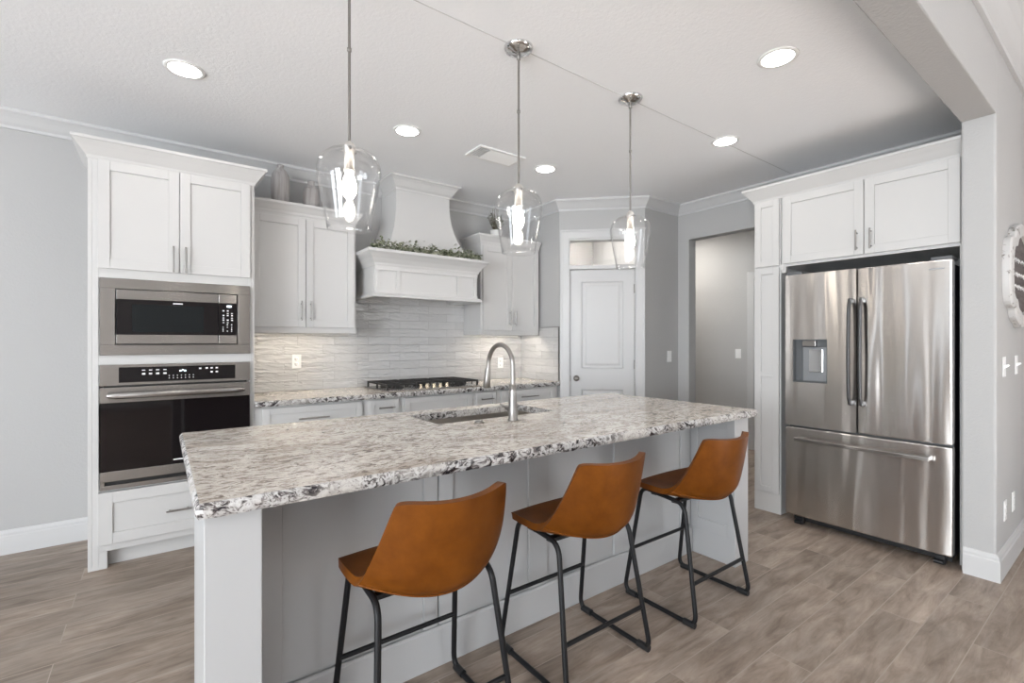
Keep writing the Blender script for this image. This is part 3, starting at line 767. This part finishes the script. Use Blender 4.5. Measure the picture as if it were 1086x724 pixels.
def plate(center, axis, label, kind, name):
    """wall plate; axis: the direction it faces"""
    cx, cy, cz = center
    rz = {'-y': 0, '-x': R(-90)}[axis]
    t = thing(name, label, kind, center, rz)
    put('cover_plate', MB().box(-0.036, 0.036, -0.006, -0.0005, -0.058, 0.058), M_WPLAST, t, 0.002, True)
    if kind == 'power outlet':
        for z in (-0.021, 0.021):
            f = put('socket', MB().lathe([(0.0005, -0.0085), (0.015, -0.0085), (0.0165, -0.006)], (0, 0, z), 20, 'y'), M_WPLAST, t, 0, True)
            for x in (-0.0055, 0.0055): put('slot', MB().box(x - 0.001, x + 0.001, -0.0090, -0.0086, z - 0.002, z + 0.006), M_BLACK, f, 0, True)
    elif kind == 'light switch':
        put('rocker', MB().box(-0.0165, 0.0165, -0.0095, -0.006, -0.033, 0.033), M_WPLAST, t, 0.0015, True)
    elif kind == 'toggle switch':
        t['category'] = 'light switch'
        put('toggle', MB().add([(-0.005, -0.006, -0.010), (0.005, -0.006, -0.010), (0.005, -0.006, 0.010), (-0.005, -0.006, 0.010), (-0.004, -0.026, 0.006), (0.004, -0.026, 0.006), (0.004, -0.022, 0.014), (-0.004, -0.022, 0.014)],
            [(0, 1, 2, 3), (4, 7, 6, 5), (0, 4, 5, 1), (1, 5, 6, 2), (2, 6, 7, 3), (3, 7, 4, 0)]), M_WPLAST, t, 0, True)
    return t
plate((0.912, YW - 0.010, 1.155), '-y', 'white outlet on the tiles under the left wall cabinet', 'power outlet', 'outlet')
plate((2.979, YW - 0.010, 1.090), '-y', 'white outlet on the tiles behind the faucet arch', 'power outlet', 'outlet')
plate((4.275, 3.02, 1.165), '-y', 'white light switch on the grey wall beside the pantry door', 'light switch', 'light_switch')
plate((5.82, 3.105, 1.168), '-x', 'white light switch on the hall wall seen through the opening', 'light switch', 'light_switch')
plate((3.90, 0.52, 1.175), '-y', 'left toggle switch on the partition wall below the plaque', 'toggle switch', 'light_switch')
plate((4.30, 0.52, 1.175), '-y', 'right toggle switch on the partition wall below the plaque', 'toggle switch', 'light_switch')
plate((3.93, 0.52, 0.345), '-y', 'low wall outlet nearest the partition corner, above the baseboard', 'power outlet', 'outlet')
plate((4.19, 0.52, 0.345), '-y', 'low wall outlet farther from the partition corner, above the baseboard', 'power outlet', 'outlet')

# ------------------------------------------------------------------ base cabinets, back worktop, cooktop
def base_cab(x0, x1, label, fronts):
    t = thing('base_cabinet', label, 'cabinet', ((x0 + x1) / 2, 3.9, 0))
    b = MB().box(x0, x1, 3.64, YW - 0.012, 0.11, 0.872)
    b.box(x0, x1, 3.70, 3.72, 0, 0.11)
    put('body', b, M_CAB, t, 0.001)
    for kind, a, c2, z0, z1, h, fw in fronts: front(t, kind, a, c2, z0, z1, 3.621, h, fw)
    return t
base_cab(0.517, 1.268, 'white base cabinet with a wide top drawer beside the oven tower',
         [('drawer', 0.565, 1.250, 0.690, 0.858, (0.895, 0.772, 0.21, False), 0.045), ('door', 0.565, 0.905, 0.125, 0.680, None, 0.055), ('door', 0.910, 1.250, 0.125, 0.680, None, 0.055)])
base_cab(1.270, 1.575, 'narrow white base cabinet left of the cooktop, with one short handle',
         [('drawer', 1.310, 1.545, 0.690, 0.858, (1.44, 0.800, 0.13, False), 0.035), ('door', 1.310, 1.545, 0.125, 0.680, None, 0.055)])
base_cab(1.577, 2.255, 'white base cabinet with plain front panel under the gas cooktop',
         [('drawer', 1.600, 2.235, 0.690, 0.858, None, 0.045), ('door', 1.600, 1.915, 0.125, 0.680, None, 0.055), ('door', 1.920, 2.235, 0.125, 0.680, None, 0.055)])
base_cab(2.257, 2.515, 'narrow white base cabinet right of the cooktop, behind the faucet',
         [('drawer', 2.285, 2.495, 0.690, 0.858, (2.39, 0.800, 0.13, False), 0.035), ('door', 2.285, 2.495, 0.125, 0.680, None, 0.055)])
base_cab(2.517, 3.266, 'white base cabinet in the corner beside the pantry door',
         [('drawer', 2.560, 3.215, 0.690, 0.858, (2.88, 0.790, 0.21, False), 0.045), ('door', 2.560, 2.885, 0.125, 0.680, None, 0.055), ('door', 2.890, 3.215, 0.125, 0.680, None, 0.055)])

def slab(x0, x1, y0, y1, z0, z1, ruffle, hole=None, inset=0.010, seed=0, sides='lrfb'):
    """stone slab with a chiselled rim; material 0 = polished top, 1 = rim"""
    mb = MB(); i = inset
    X = [x0 + (i if 'l' in sides else 0), x1 - (i if 'r' in sides else 0)]; Y = [y0 + (i if 'f' in sides else 0), y1 - (i if 'b' in sides else 0)]
    if hole:
        hx0, hx1, hy0, hy1 = hole; gx = [X[0], hx0, hx1, X[1]]; gy = [Y[0], hy0, hy1, Y[1]]
    else: gx = X; gy = Y
    for a in range(len(gx) - 1):
        for c2 in range(len(gy) - 1):
            if hole and a == 1 and c2 == 1: continue
            for z in (z1, z0): mb.add([(gx[a], gy[c2], z), (gx[a + 1], gy[c2], z), (gx[a + 1], gy[c2 + 1], z), (gx[a], gy[c2 + 1], z)], [(0, 1, 2, 3) if z == z1 else (3, 2, 1, 0)], 0 if z == z1 else 1)
    if hole:
        P = [(hx0, hy0), (hx0, hy1), (hx1, hy1), (hx1, hy0)]
        mb.add([(p[0], p[1], z1) for p in P] + [(p[0], p[1], z0) for p in P], [(k, (k + 1) % 4, 4 + (k + 1) % 4, 4 + k) for k in range(4)], 1)
    # rim
    loop = []; step = 0.012
    def run(a, b_, n):
        m = max(1, int((Vector(b_) - Vector(a)).length / step))
        for k in range(m):
            t = k / m; p = Vector(a).lerp(Vector(b_), t)
            loop.append((p, Vector(n) if k else None, Vector(n)))
    A, B, Cc, D = (X[0], Y[0]), (X[1], Y[0]), (X[1], Y[1]), (X[0], Y[1])
    run(A, B, (0, -1) if 'f' in sides else (0, 0)); run(B, Cc, (1, 0) if 'r' in sides else (0, 0)); run(Cc, D, (0, 1) if 'b' in sides else (0, 0)); run(D, A, (-1, 0) if 'l' in sides else (0, 0))
    n = len(loop); hs = [(0.0, 0.0), (0.55, 0.10), (1.0, 0.28), (1.0, 0.55), (0.9, 0.8), (0.45, 1.0)]; vs = []
    for k, (p, nn, n2) in enumerate(loop):
        if nn is None:
            prev = loop[k - 1][2]; nn = (prev + n2) * 0.75
        for j, (o, h) in enumerate(hs):
            z = z1 - (z1 - z0) * h
            w = noise.noise(Vector((p.x * 42 + seed, p.y * 42, z * 60))) * ruffle + noise.noise(Vector((p.x * 120 + seed, p.y * 120, z * 140))) * ruffle * 0.6
            d = o * i + (w if j and nn.length > 0 else 0)
            if nn.x < -0.9: d = o * i + w * 0.15 * (1 if j else 0)
            vs.append((p.x + nn.x * d, p.y + nn.y * d, z + (w * 0.5 if 0 < j < 5 else 0)))
    m = len(hs)
    fs = [(k * m + j, k * m + j + 1, ((k + 1) % n) * m + j + 1, ((k + 1) % n) * m + j) for k in range(n) for j in range(m - 1)]
    mb.add(vs, fs, 1, True)
    return mb
wt = put('granite_worktop', slab(0.517, 3.268, 3.590, YW - 0.011, 0.874, 0.914, 0.002, seed=4, sides='f'), [M_GRAN, M_GRANE])
tag(wt, 'speckled granite worktop along the back wall, carrying the gas cooktop', 'worktop')

CK = thing('gas_cooktop', 'stainless gas cooktop with black grates under the range hood', 'cooktop', (1.90, 3.90, 0.9145))
put('tray', MB().box(1.455, 2.365, 3.655, 4.165, 0.9145, 0.924), M_STEEL, CK, 0.004)
for gx in (1.475, 1.775, 2.075):
    g = MB(); gw = 0.27; y0, y1 = (3.69, 4.145) if gx != 1.775 else (3.79, 4.145); za, zb = 0.958, 0.972
    for y in (y0, y1 - 0.012): g.box(gx, gx + gw, y, y + 0.012, za, zb)
    for x in (gx, gx + gw - 0.012): g.box(x, x + 0.012, y0 + 0.012, y1 - 0.012, za, zb)
    for k in range(1, 6): g.box(gx + 0.012, gx + gw - 0.012, y0 + (y1 - y0) * k / 6 - 0.005, y0 + (y1 - y0) * k / 6 + 0.005, za, zb)
    g.box(gx + gw / 2 - 0.005, gx + gw / 2 + 0.005, y0 + 0.012, y1 - 0.012, za + 0.002, zb + 0.002)
    for x in (gx, gx + gw - 0.014):
        for y in (y0, (y0 + y1) / 2, y1 - 0.014): g.box(x, x + 0.014, y, y + 0.014, 0.924, za)
    for k in range(5): g.box(gx + 0.004 + k * 0.065, gx + 0.012 + k * 0.065, y0 - 0.001, y0 + 0.006, 0.935, za)
    put('grate', g, M_IRON, CK, 0.0015)
for bxx, byy, br_ in ((1.61, 3.80, 0.04), (1.61, 4.03, 0.045), (1.91, 3.98, 0.055), (2.21, 3.80, 0.045), (2.21, 4.03, 0.04)):
    put('burner', MB().lathe([(br_ + 0.012, 0), (br_ + 0.010, 0.012), (br_, 0.014), (br_, 0.022), (br_ - 0.006, 0.026), (0.0005, 0.026)], (bxx, byy, 0.924), 24), M_IRON, CK)
M_KNOB = mat('warm_steel_knob', (0.72, 0.64, 0.50), 0.25, 1.0)
for i in range(5):
    put('knob', MB().lathe([(0.021, 0), (0.021, 0.006), (0.016, 0.010), (0.015, 0.030), (0.013, 0.034), (0.0005, 0.034)], (1.782 + i * 0.0635, 3.715, 0.924), 20).box(1.780 + i * 0.0635, 1.784 + i * 0.0635, 3.701, 3.729, 0.957, 0.961), M_KNOB, CK)

# ------------------------------------------------------------------ island
IS = thing('kitchen_island', 'grey-white panelled kitchen island under the granite slab', 'kitchen island', (1.46, 2.0, 0))
IY = 1.745
put('cabinet_body', MB().box(0.16, 2.80, 1.775, 1.793, 0.0, 0.872).box(0.16, 0.178, 1.793, 2.50, 0.10, 0.872).box(2.782, 2.80, 1.793, 2.50, 0.10, 0.872).box(0.178, 2.782, 2.482, 2.50, 0.10, 0.872).box(0.178, 2.782, 1.793, 2.482, 0.10, 0.118).box(0.16, 2.80, 2.40, 2.42, 0, 0.10).box(1.0, 1.018, 1.793, 2.482, 0.118, 0.872).box(1.94, 1.958, 1.793, 2.482, 0.118, 0.872), M_ISL, IS)
bp = MB(); yb = IY
bp.box(0.227, 2.699, yb + 0.012, 1.775, 0.0, 0.872)
for a, c2 in ((0.227, 0.333), (0.852, 0.914), (0.921, 0.985), (1.390, 1.503), (1.981, 2.095), (2.590, 2.690)): bp.box(a, c2, yb, yb + 0.012, 0.16, 0.872)
bp.box(0.333, 0.852, yb, yb + 0.012, 0.80, 0.872)
bp.box(0.985, 1.390, yb, yb + 0.012, 0.80, 0.872).box(1.503, 1.981, yb, yb + 0.012, 0.80, 0.872).box(2.095, 2.590, yb, yb + 0.012, 0.80, 0.872)
put('back_panel', bp, M_ISL, IS, 0.002)
lc = MB().box(0.092, 0.226, 1.458, 1.885, 0, 0.872)
put('end_column', lc, M_ISL, IS, 0.002)
rc = MB().box(2.700, 2.846, 1.458, 1.885, 0, 0.872)
rc.box(2.692, 2.700, 1.458, 1.505, 0.16, 0.872).box(2.692, 2.700, 1.695, 1.743, 0.16, 0.872).box(2.692, 2.700, 1.505, 1.695, 0.80, 0.872).box(2.692, 2.700, 1.505, 1.695, 0.16, 0.23)
put('end_column', rc, M_ISL, IS, 0.002)
IB = [(0, 0), (0.012, 0), (0.012, 0.150), (0.006, 0.158), (0, 0.160)]
put('baseboard', MB().sweep([(0.227, IY), (2.691, IY)], IB, 0, 1), M_ISL, IS)
IT = put('island_worktop', slab(0.070, 2.872, 1.412, 2.582, 0.874, 0.914, 0.0045, hole=(1.095, 1.865, 2.092, 2.452), seed=1), [M_GRAN, M_GRANE])
tag(IT, 'large speckled granite slab with chiselled edge topping the island', 'worktop')
# sink
SK = thing('undermount_sink', 'stainless undermount sink set into the island slab', 'sink', (1.48, 2.27, 0.70))
sx0, sx1, sy0, sy1, sz = 1.085, 1.875, 2.082, 2.462, 0.66
sk = MB().box(sx0, sx1, sy0, sy1, sz, sz + 0.004)
sk.box(sx0 - 0.004, sx0, sy0 - 0.004, sy1 + 0.004, sz, 0.8735).box(sx1, sx1 + 0.004, sy0 - 0.004, sy1 + 0.004, sz, 0.8735)
sk.box(sx0, sx1, sy0 - 0.004, sy0, sz, 0.8735).box(sx0, sx1, sy1, sy1 + 0.004, sz, 0.8735)
put('basin', sk, M_SINK, SK)
put('drain', MB().lathe([(0.055, 0.0045), (0.050, 0.008), (0.038, 0.006), (0.0005, 0.006)], (1.48, 2.27, sz), 24), M_NICKEL, SK)
# faucet
FX, FY = 1.462, 1.968
FA = thing('kitchen_faucet', 'brushed nickel arched pull-down faucet standing behind the sink', 'faucet', (FX, FY, 0.9145))
put('base', MB().lathe([(0.0005, 0), (0.027, 0), (0.027, 0.006), (0.0235, 0.010), (0.0225, 0.08), (0.0205, 0.15), (0.0155, 0.185), (0.0005, 0.186)], (FX, FY, 0.9145), 28), M_NICKEL, FA)
sp = [(FX, FY, 1.09), (FX, FY, 1.19)]
rad = 0.113
for k in range(1, 19):
    a = PI * k / 18 * 0.98; sp.append((FX, FY + rad - rad * math.cos(a), 1.19 + rad * math.sin(a)))
ex = sp[-1]; sp.append((FX, ex[1] + 0.003, ex[2] - 0.03))
put('spout', MB().tube(sp, 0.0125, 16), M_NICKEL, FA)
e = Vector(sp[-1])
put('spray_head', MB().tube([e + Vector((0, 0, 0.006)), e + Vector((0, 0.003, -0.01)), e + Vector((0, 0.010, -0.055)), e + Vector((0, 0.016, -0.098)), e + Vector((0, 0.0165, -0.104))], [0.0145, 0.0165, 0.0185, 0.0215, 0.018], 18), M_NICKEL, FA)
put('handle', MB().tube([(FX, FY + 0.016, 0.972), (FX, FY + 0.050, 0.974)], 0.0125, 14).tube([(FX, FY + 0.045, 0.974), (FX - 0.004, FY + 0.075, 0.980), (FX - 0.006, FY + 0.105, 0.990)], [0.008, 0.0065, 0.005], 10), M_NICKEL, FA)
ab = put('air_switch', MB().lathe([(0.0005, 0.011), (0.014, 0.011), (0.015, 0.008), (0.022, 0.007), (0.024, 0.0), (0.0005, 0)], (0, 0, 0), 24), M_NICKEL)
ab.location = (1.285, 2.012, 0.9145); tag(ab, 'small round nickel button on the slab left of the faucet', 'button')

# ------------------------------------------------------------------ bar stools
def cat_rom(P, t):
    n = len(P) - 1; i = min(int(t * n), n - 1); u = t * n - i
    p = [Vector(P[max(0, min(n, i + k))]) for k in (-1, 0, 1, 2)]
    return 0.5 * ((2 * p[1]) + (p[2] - p[0]) * u + (2 * p[0] - 5 * p[1] + 4 * p[2] - p[3]) * u * u + (3 * p[1] - p[0] - 3 * p[2] + p[3]) * u ** 3)
CEN = [(0.172, 0.590), (0.150, 0.600), (0.070, 0.588), (-0.020, 0.576), (-0.100, 0.568), (-0.160, 0.571), (-0.208, 0.600), (-0.230, 0.672), (-0.245, 0.752), (-0.256, 0.830), (-0.259, 0.860)]
EDG = [(0.140, 0.596), (0.128, 0.604), (0.070, 0.604), (0.005, 0.602), (-0.034, 0.604), (-0.072, 0.624), (-0.108, 0.668), (-0.139, 0.724), (-0.167, 0.788), (-0.190, 0.846), (-0.199, 0.871)]
WID = [0.240, 0.243, 0.244, 0.241, 0.234, 0.225, 0.217, 0.206, 0.193, 0.181, 0.174]
def stool(loc, label, rz=0.0):
    t = thing('bar_stool', label, 'bar stool', loc, rz, 'bar stools along the island')
    NU, NV = 36, 44; vs = []
    def pt(u, v):
        au = abs(u)
        if au > 0.72:          # rounded corners, top and front
            k = 1 - math.sqrt(max(0, 1 - ((au - 0.72) / 0.28) ** 2))
            if v > 0.8: v = 0.8 + (v - 0.8) * (0.2 - 0.070 * k) / 0.2
            if v < 0.2: v = 0.2 - (0.2 - v) * (0.2 - 0.050 * k) / 0.2
        c = cat_rom([(a, b_, 0) for a, b_ in CEN], v); e_ = cat_rom([(a, b_, 0) for a, b_ in EDG], v)
        w = cat_rom([(a, 0, 0) for a in WID], v).x
        k = abs(u) ** 2.1
        p = c.lerp(e_, k)
        return Vector((u * w, p.x, p.y))
    for j in range(NV + 1):
        for i in range(NU + 1): vs.append(pt(math.sin(PI / 2 * (-1 + 2 * i / NU)), j / NV))
    fs = [(j * (NU + 1) + i, j * (NU + 1) + i + 1, (j + 1) * (NU + 1) + i + 1, (j + 1) * (NU + 1) + i) for j in range(NV) for i in range(NU)]
    sh = put('seat_shell', MB().add(vs, fs, 0, True), M_LEATH, t, local=True, fixn=False)
    md = sh.modifiers.new('thickness', 'SOLIDIFY'); md.thickness = 0.026; md.offset = 1
    md = sh.modifiers.new('round', 'BEVEL'); md.width = 0.010; md.segments = 3; md.limit_method = 'ANGLE'; md.angle_limit = R(60)
    md = sh.modifiers.new('subdiv', 'SUBSURF'); md.levels = 1; md.render_levels = 1
    # the seam that runs round the back of the shell
    sm2 = []
    for i in range(41):
        u = -1 + 2 * i / 40; v = 0.545 - 0.075 * abs(u) ** 2
        p = pt(u, v); du = (pt(min(1, u + 0.01), v) - pt(max(-1, u - 0.01), v)); dv = pt(u, v + 0.01) - pt(u, v - 0.01)
        n = du.cross(dv).normalized()
        sm2.append(p + n * 0.0275)
    put('seam_piping', MB().tube(sm2, 0.003, 8), M_LEATH, sh, local=True)
    for s_ in (-1, 1):
        loop = [(s_ * 0.10, 0.128, 0.556), (s_ * 0.203, 0.128, 0.556), (s_ * 0.240, 0.213, 0.0135), (s_ * 0.240, -0.203, 0.0135), (s_ * 0.203, -0.108, 0.545), (s_ * 0.203, -0.02, 0.548)]
        P = fillet([(s_ * 0.203, 0.02, 0.556), (s_ * 0.203, 0.132, 0.570), (s_ * 0.240, 0.214, 0.0135), (s_ * 0.240, -0.204, 0.0135), (s_ * 0.200, -0.115, 0.545), (s_ * 0.200, 0.02, 0.5555)], 0.055, 7)
        fo = put('side_frame', MB().tube(P, 0.0105, 12), M_FRAME, t, local=True)
        for y0, y1 in ((0.196, 0.140), (-0.196, -0.140)):
            put('foot_pad', MB().tube([(s_ * 0.240, y0, 0.0150), (s_ * 0.240, y1, 0.0150)], 0.0148, 12), M_BLACK, fo, local=True).data
    def at(h, fr):    # a point on a leg
        y = (0.214 + (0.132 - 0.214) * h / 0.55) if fr else (-0.204 + (0.089) * h / 0.53)
        x = 0.240 - 0.037 * h / 0.55
        return x, y
    x, y = at(0.24, True); put('footrest', MB().tube([(-x, y, 0.24), (x, y, 0.24)], 0.009, 10), M_FRAME, t, local=True)
    x, y = at(0.19, False); put('rear_crossbar', MB().tube([(-x, y, 0.19), (x, y, 0.19)], 0.009, 10), M_FRAME, t, local=True)
    put('seat_mount', MB().box(-0.203, 0.203, 0.045, 0.075, 0.545, 0.562).box(-0.203, 0.203, -0.075, -0.045, 0.535, 0.55), M_FRAME, t, local=True)
    return t
ST = stool((0.718, 1.478, 0), 'tan leather bar stool nearest the camera, its feet cut off by the frame')
dup(ST, (1.430, 1.476, 0), 'middle tan leather bar stool of the three at the island')
dup(ST, (2.213, 1.452, 0), 'tan leather bar stool at the far end of the island, nearest the refrigerator')

# ------------------------------------------------------------------ refrigerator wall: local x runs along the wall from the hall towards the camera
def local_front(t, kind, x0, x1, z0, z1, y, handle=None, fw=0.055):
    return front(t, kind, x0, x1, z0, z1, y, handle, fw, True)
CX = 3.80           # plane of the cabinet fronts
# tall narrow cabinet
TC = thing('tall_pantry_cabinet', 'tall narrow white cabinet between the hall opening and the refrigerator', 'cabinet', (CX, 1.895, 0), R(-90))
b = MB().box(0, 0.200, 0.0, 0.625, 0.0, 2.45)
put('body', b, M_CAB, TC, 0.0015, True)
local_front(TC, 'door', 0.012, 0.192, 1.900, 2.405, -0.019, None, 0.045)
dd = MB(); shaker(dd, 0.012, 0.192, 0.155, 1.885, -0.019, fw=0.045); dd.box(0.057, 0.147, -0.019, -0.010, 1.045, 1.085)
put('door', dd, M_CAB, TC, 0.0018, True)
# cabinet over the refrigerator with its side panel
FC = thing('refrigerator_cabinet', 'white two-door cabinet above the refrigerator', 'cabinet', (CX, 1.690, 0), R(-90))
b = MB().box(0, 1.022, 0.0, 0.625, 1.885, 2.45)
put('body', b, M_CAB, FC, 0.0015, True)
sp_ = put('refrigerator_side_panel', MB().box(1.002, 1.022, 0.0, 0.625, 0, 1.8845), M_CAB, None, 0.0015, True)
sp_.location = (CX, 1.690, 0); sp_.rotation_euler = (0, 0, R(-90))
tag(sp_, 'narrow white upright panel between the refrigerator and the partition', 'panel')
local_front(FC, 'door', 0.018, 0.528, 1.905, 2.405, -0.019, (0.492, 2.00, 0.135, True))
local_front(FC, 'door', 0.533, 1.008, 1.905, 2.405, -0.019, (0.572, 2.00, 0.135, True))
put('filler', MB().box(-0.004, 0.018, -0.006, 0.0, 1.86, 1.90).box(0.0, 0.03, 0.0, 0.02, 1.84, 1.885), M_CAB, FC, 0, True)
# crown over both
struct('trim_cabinet_crown', MB().sweep([(4.425, 1.897), (CX, 1.897), (CX, 0.668)], CC, 2.408, 1).box(CX + 0.001, 4.42, 0.668, 1.896, 2.48, 2.515), M_CAB)

# refrigerator
FR = thing('refrigerator', 'stainless french-door refrigerator with ice dispenser', 'refrigerator', (3.68, 1.612, 0), R(-90))
FW = 0.914; DT = 0.062
put('cabinet', MB().box(0.006, FW - 0.006, DT + 0.012, 0.745, 0.045, 1.775), M_BLACK, FR, 0.004, True)
gp = 0.445
ld = MB(); z0, z1 = 0.718, 1.800; a0, a1, c0, c1 = 0.052, 0.272, 1.030, 1.335
ld.box(0.0, a0, 0, DT, z0, z1).box(a1, gp - 0.003, 0, DT, z0, z1).box(a0, a1, 0, DT, z0, c0).box(a0, a1, 0, DT, c1, z1).box(a0, a1, 0.05, DT, c0, c1)
def fr_door(mb, name, par=None):
    return put(name, mb, M_FRIDGE, par or FR, 0, True)
# merge the left door into one skin with rounded outer edges
LD = fr_door(ld, 'door')
rd = MB().box(gp + 0.003, FW, 0, DT, z0, z1)
RD = put('door', rd, M_FRIDGE, FR, 0.008, True, seg=3)
FD = put('freezer_drawer', MB().box(0.0, FW, 0, DT, 0.070, 0.704), M_FRIDGE, FR, 0.008, True, seg=3)
put('door_gasket', MB().box(0.006, FW - 0.006, DT + 0.001, DT + 0.012, 0.08, 1.79), M_DGREY, FR, 0, True)
def vhandle(x, z0, z1):
    mb = MB(); n = 14; P = []
    for i in range(n + 1):
        u = i / n; P.append((x, -0.052 - 0.012 * math.sin(PI * u) + (0.030 if i in (0, n) else 0), z0 + (z1 - z0) * u))
    vs = []; 
    for p in P:
        w, d = 0.011, 0.010
        vs += [(p[0] - w, p[1] + d, p[2]), (p[0] - w * 0.6, p[1] - d, p[2]), (p[0] + w * 0.6, p[1] - d, p[2]), (p[0] + w, p[1] + d, p[2])]
    mb.add(vs, [(i * 4 + k, i * 4 + (k + 1) % 4, i * 4 + 4 + (k + 1) % 4, i * 4 + 4 + k) for i in range(n) for k in range(4)])
    mb.add(vs[:4], [(0, 1, 2, 3)]); mb.add(vs[-4:], [(3, 2, 1, 0)])
    mb.box(x - 0.008, x + 0.008, -0.045, 0, z0 + 0.005, z0 + 0.03).box(x - 0.008, x + 0.008, -0.045, 0, z1 - 0.03, z1 - 0.005)
    return mb
M_FHND = steel_mat('dark_handle_steel', 0, 0.32, (0.13, 0.13, 0.135))
put('handle', vhandle(gp - 0.030, 0.90, 1.605), M_FHND, LD, 0.002, True)
put('handle', vhandle(gp + 0.034, 0.90, 1.605), M_FHND, RD, 0.002, True)
hm = MB(); n = 16; vs = []
for i in range(n + 1):
    u = i / n; x = 0.085 + u * 0.735; y = -0.050 - 0.010 * math.sin(PI * u); z = 0.628
    vs += [(x, y + 0.010, z - 0.014), (x, y - 0.009, z - 0.010), (x, y - 0.009, z + 0.010), (x, y + 0.010, z + 0.014)]
hm.add(vs, [(i * 4 + k, i * 4 + (k + 1) % 4, i * 4 + 4 + (k + 1) % 4, i * 4 + 4 + k) for i in range(n) for k in range(4)]); hm.add(vs[:4], [(0, 1, 2, 3)]); hm.add(vs[-4:], [(3, 2, 1, 0)])
hm.box(0.087, 0.115, -0.042, 0, 0.618, 0.638).box(0.790, 0.818, -0.042, 0, 0.618, 0.638)
put('handle', hm, M_STEEL, FD, 0.002, True)
# dispenser
DS = put('dispenser', MB().box(a0 + 0.0005, a1 - 0.0005, 0.046, 0.0495, c0, c1).box(a0 + 0.0005, a0 + 0.004, 0.001, 0.046, c0, c1).box(a1 - 0.004, a1 - 0.0005, 0.001, 0.046, c0, c1).box(a0 + 0.004, a1 - 0.004, 0.001, 0.046, c0, c0 + 0.006).box(a0 + 0.004, a1 - 0.004, 0.001, 0.046, c1 - 0.006, c1), M_DGREY, LD, 0, True)
M_DPAN = mat('dispenser_grey', (0.30, 0.31, 0.32), 0.3, 0.6)
put('dispenser_panel', MB().box(a0 + 0.055, a1 - 0.006, 0.030, 0.046, c0 + 0.008, c1 - 0.055), M_DPAN, DS, 0.003, True)
put('ice_chute', MB().box(a0 + 0.060, a1 - 0.075, 0.006, 0.046, c1 - 0.050, c1 - 0.007), M_STEEL, DS, 0.004, True)
put('paddle', MB().box(a0 + 0.100, a1 - 0.035, 0.018, 0.030, c0 + 0.075, c1 - 0.070), M_CHROME, DS, 0.003, True)
put('hinge_cover', MB().box(FW - 0.10, FW - 0.005, 0.02, 0.16, 1.801, 1.822).box(0.005, 0.10, 0.02, 0.16, 1.801, 1.822), M_DGREY, FR, 0.003, True)
put('maker_badge', MB().box(FW - 0.105, FW - 0.035, -0.0010, -0.0001, 1.745, 1.752), M_DPAN, RD, 0, True)
for x in (0.05, FW - 0.09): put('foot', MB().box(x, x + 0.05, 0.05, 0.09, 0.0, 0.05).tube([(x, 0.04, 0.014), (x + 0.045, 0.04, 0.014)], 0.013, 10), M_BLACK, FR, 0.003, True)
put('bottom_grille', MB().box(0.02, FW - 0.02, 0.10, 0.12, 0.012, 0.046), M_BLACK, FR, 0, True)

# ------------------------------------------------------------------ plaque on the partition wall
PQ = thing('wall_plaque', 'ornate distressed white plaque with brown board on the partition wall', 'wall plaque', (4.28, 0.52, 1.725))
def lobed(rx, rz, n=96):
    out = []
    for k in range(n):
        a = 2 * PI * k / n; c, s_ = math.cos(a), math.sin(a)
        # quatrefoil-like: straight sides, stepped shoulders, pointed top and bottom
        r = 1.0 / max(abs(c) ** 2.6 + abs(s_) ** 2.6, 1e-6) ** (1 / 2.6)
        r *= 1 - 0.13 * math.exp(-((abs(abs(s_) - 0.76)) / 0.10) ** 2) + 0.08 * math.exp(-((abs(s_) - 1.0) / 0.02) ** 2)
        out.append((rx * r * c, rz * r * s_))
    return out
def ringmesh(o_, i_, y0, y1, mb):
    n = len(o_)
    vs = [(p[0], y1, p[1]) for p in o_] + [(p[0], y0 + 0.008, p[1]) for p in o_] + [(p[0] * 0.965, y0, p[1] * 0.965) for p in o_] + [(p[0], y0, p[1]) for p in i_] + [(p[0], y1, p[1]) for p in i_]
    mb.add(vs, [(r * n + k, r * n + (k + 1) % n, (r + 1) * n + (k + 1) % n, (r + 1) * n + k) for r in range(4) for k in range(n)])
    return mb
ou = lobed(0.44, 0.295); inn = lobed(0.335, 0.225)
put('frame', ringmesh(ou, inn, -0.038, -0.001, MB()), M_DIST, PQ, 0, True)
bd = MB(); n = len(inn); vs = [(p[0] * 1.01, -0.022, p[1] * 1.01) for p in inn]
bd.add(vs + [(p[0], -0.012, p[2]) for p in vs], [tuple(range(n)), tuple(range(2 * n - 1, n - 1, -1))] + [(k, (k + 1) % n, n + (k + 1) % n, n + k) for k in range(n)])
put('board', bd, M_BOARD, PQ, 0, True)
tx = MB(); rnd = random.Random(5)
for z, w, x00 in ((0.085, 0.19, -0.25), (0.0, 0.20, -0.24), (-0.075, 0.10, -0.20)):
    x = x00
    while x < -x00:
        L = rnd.uniform(0.030, 0.05); P = []
        for k in range(9):
            u = k / 8; P.append((x + L * u, -0.0235, z + 0.014 * math.sin(u * 6.28 * rnd.choice((1, 1.5))) * rnd.uniform(0.6, 1.2)))
        tx.tube(P, 0.0014, 5); x += L + 0.012
put('script_lettering', tx, M_PRINT, PQ, 0, True)
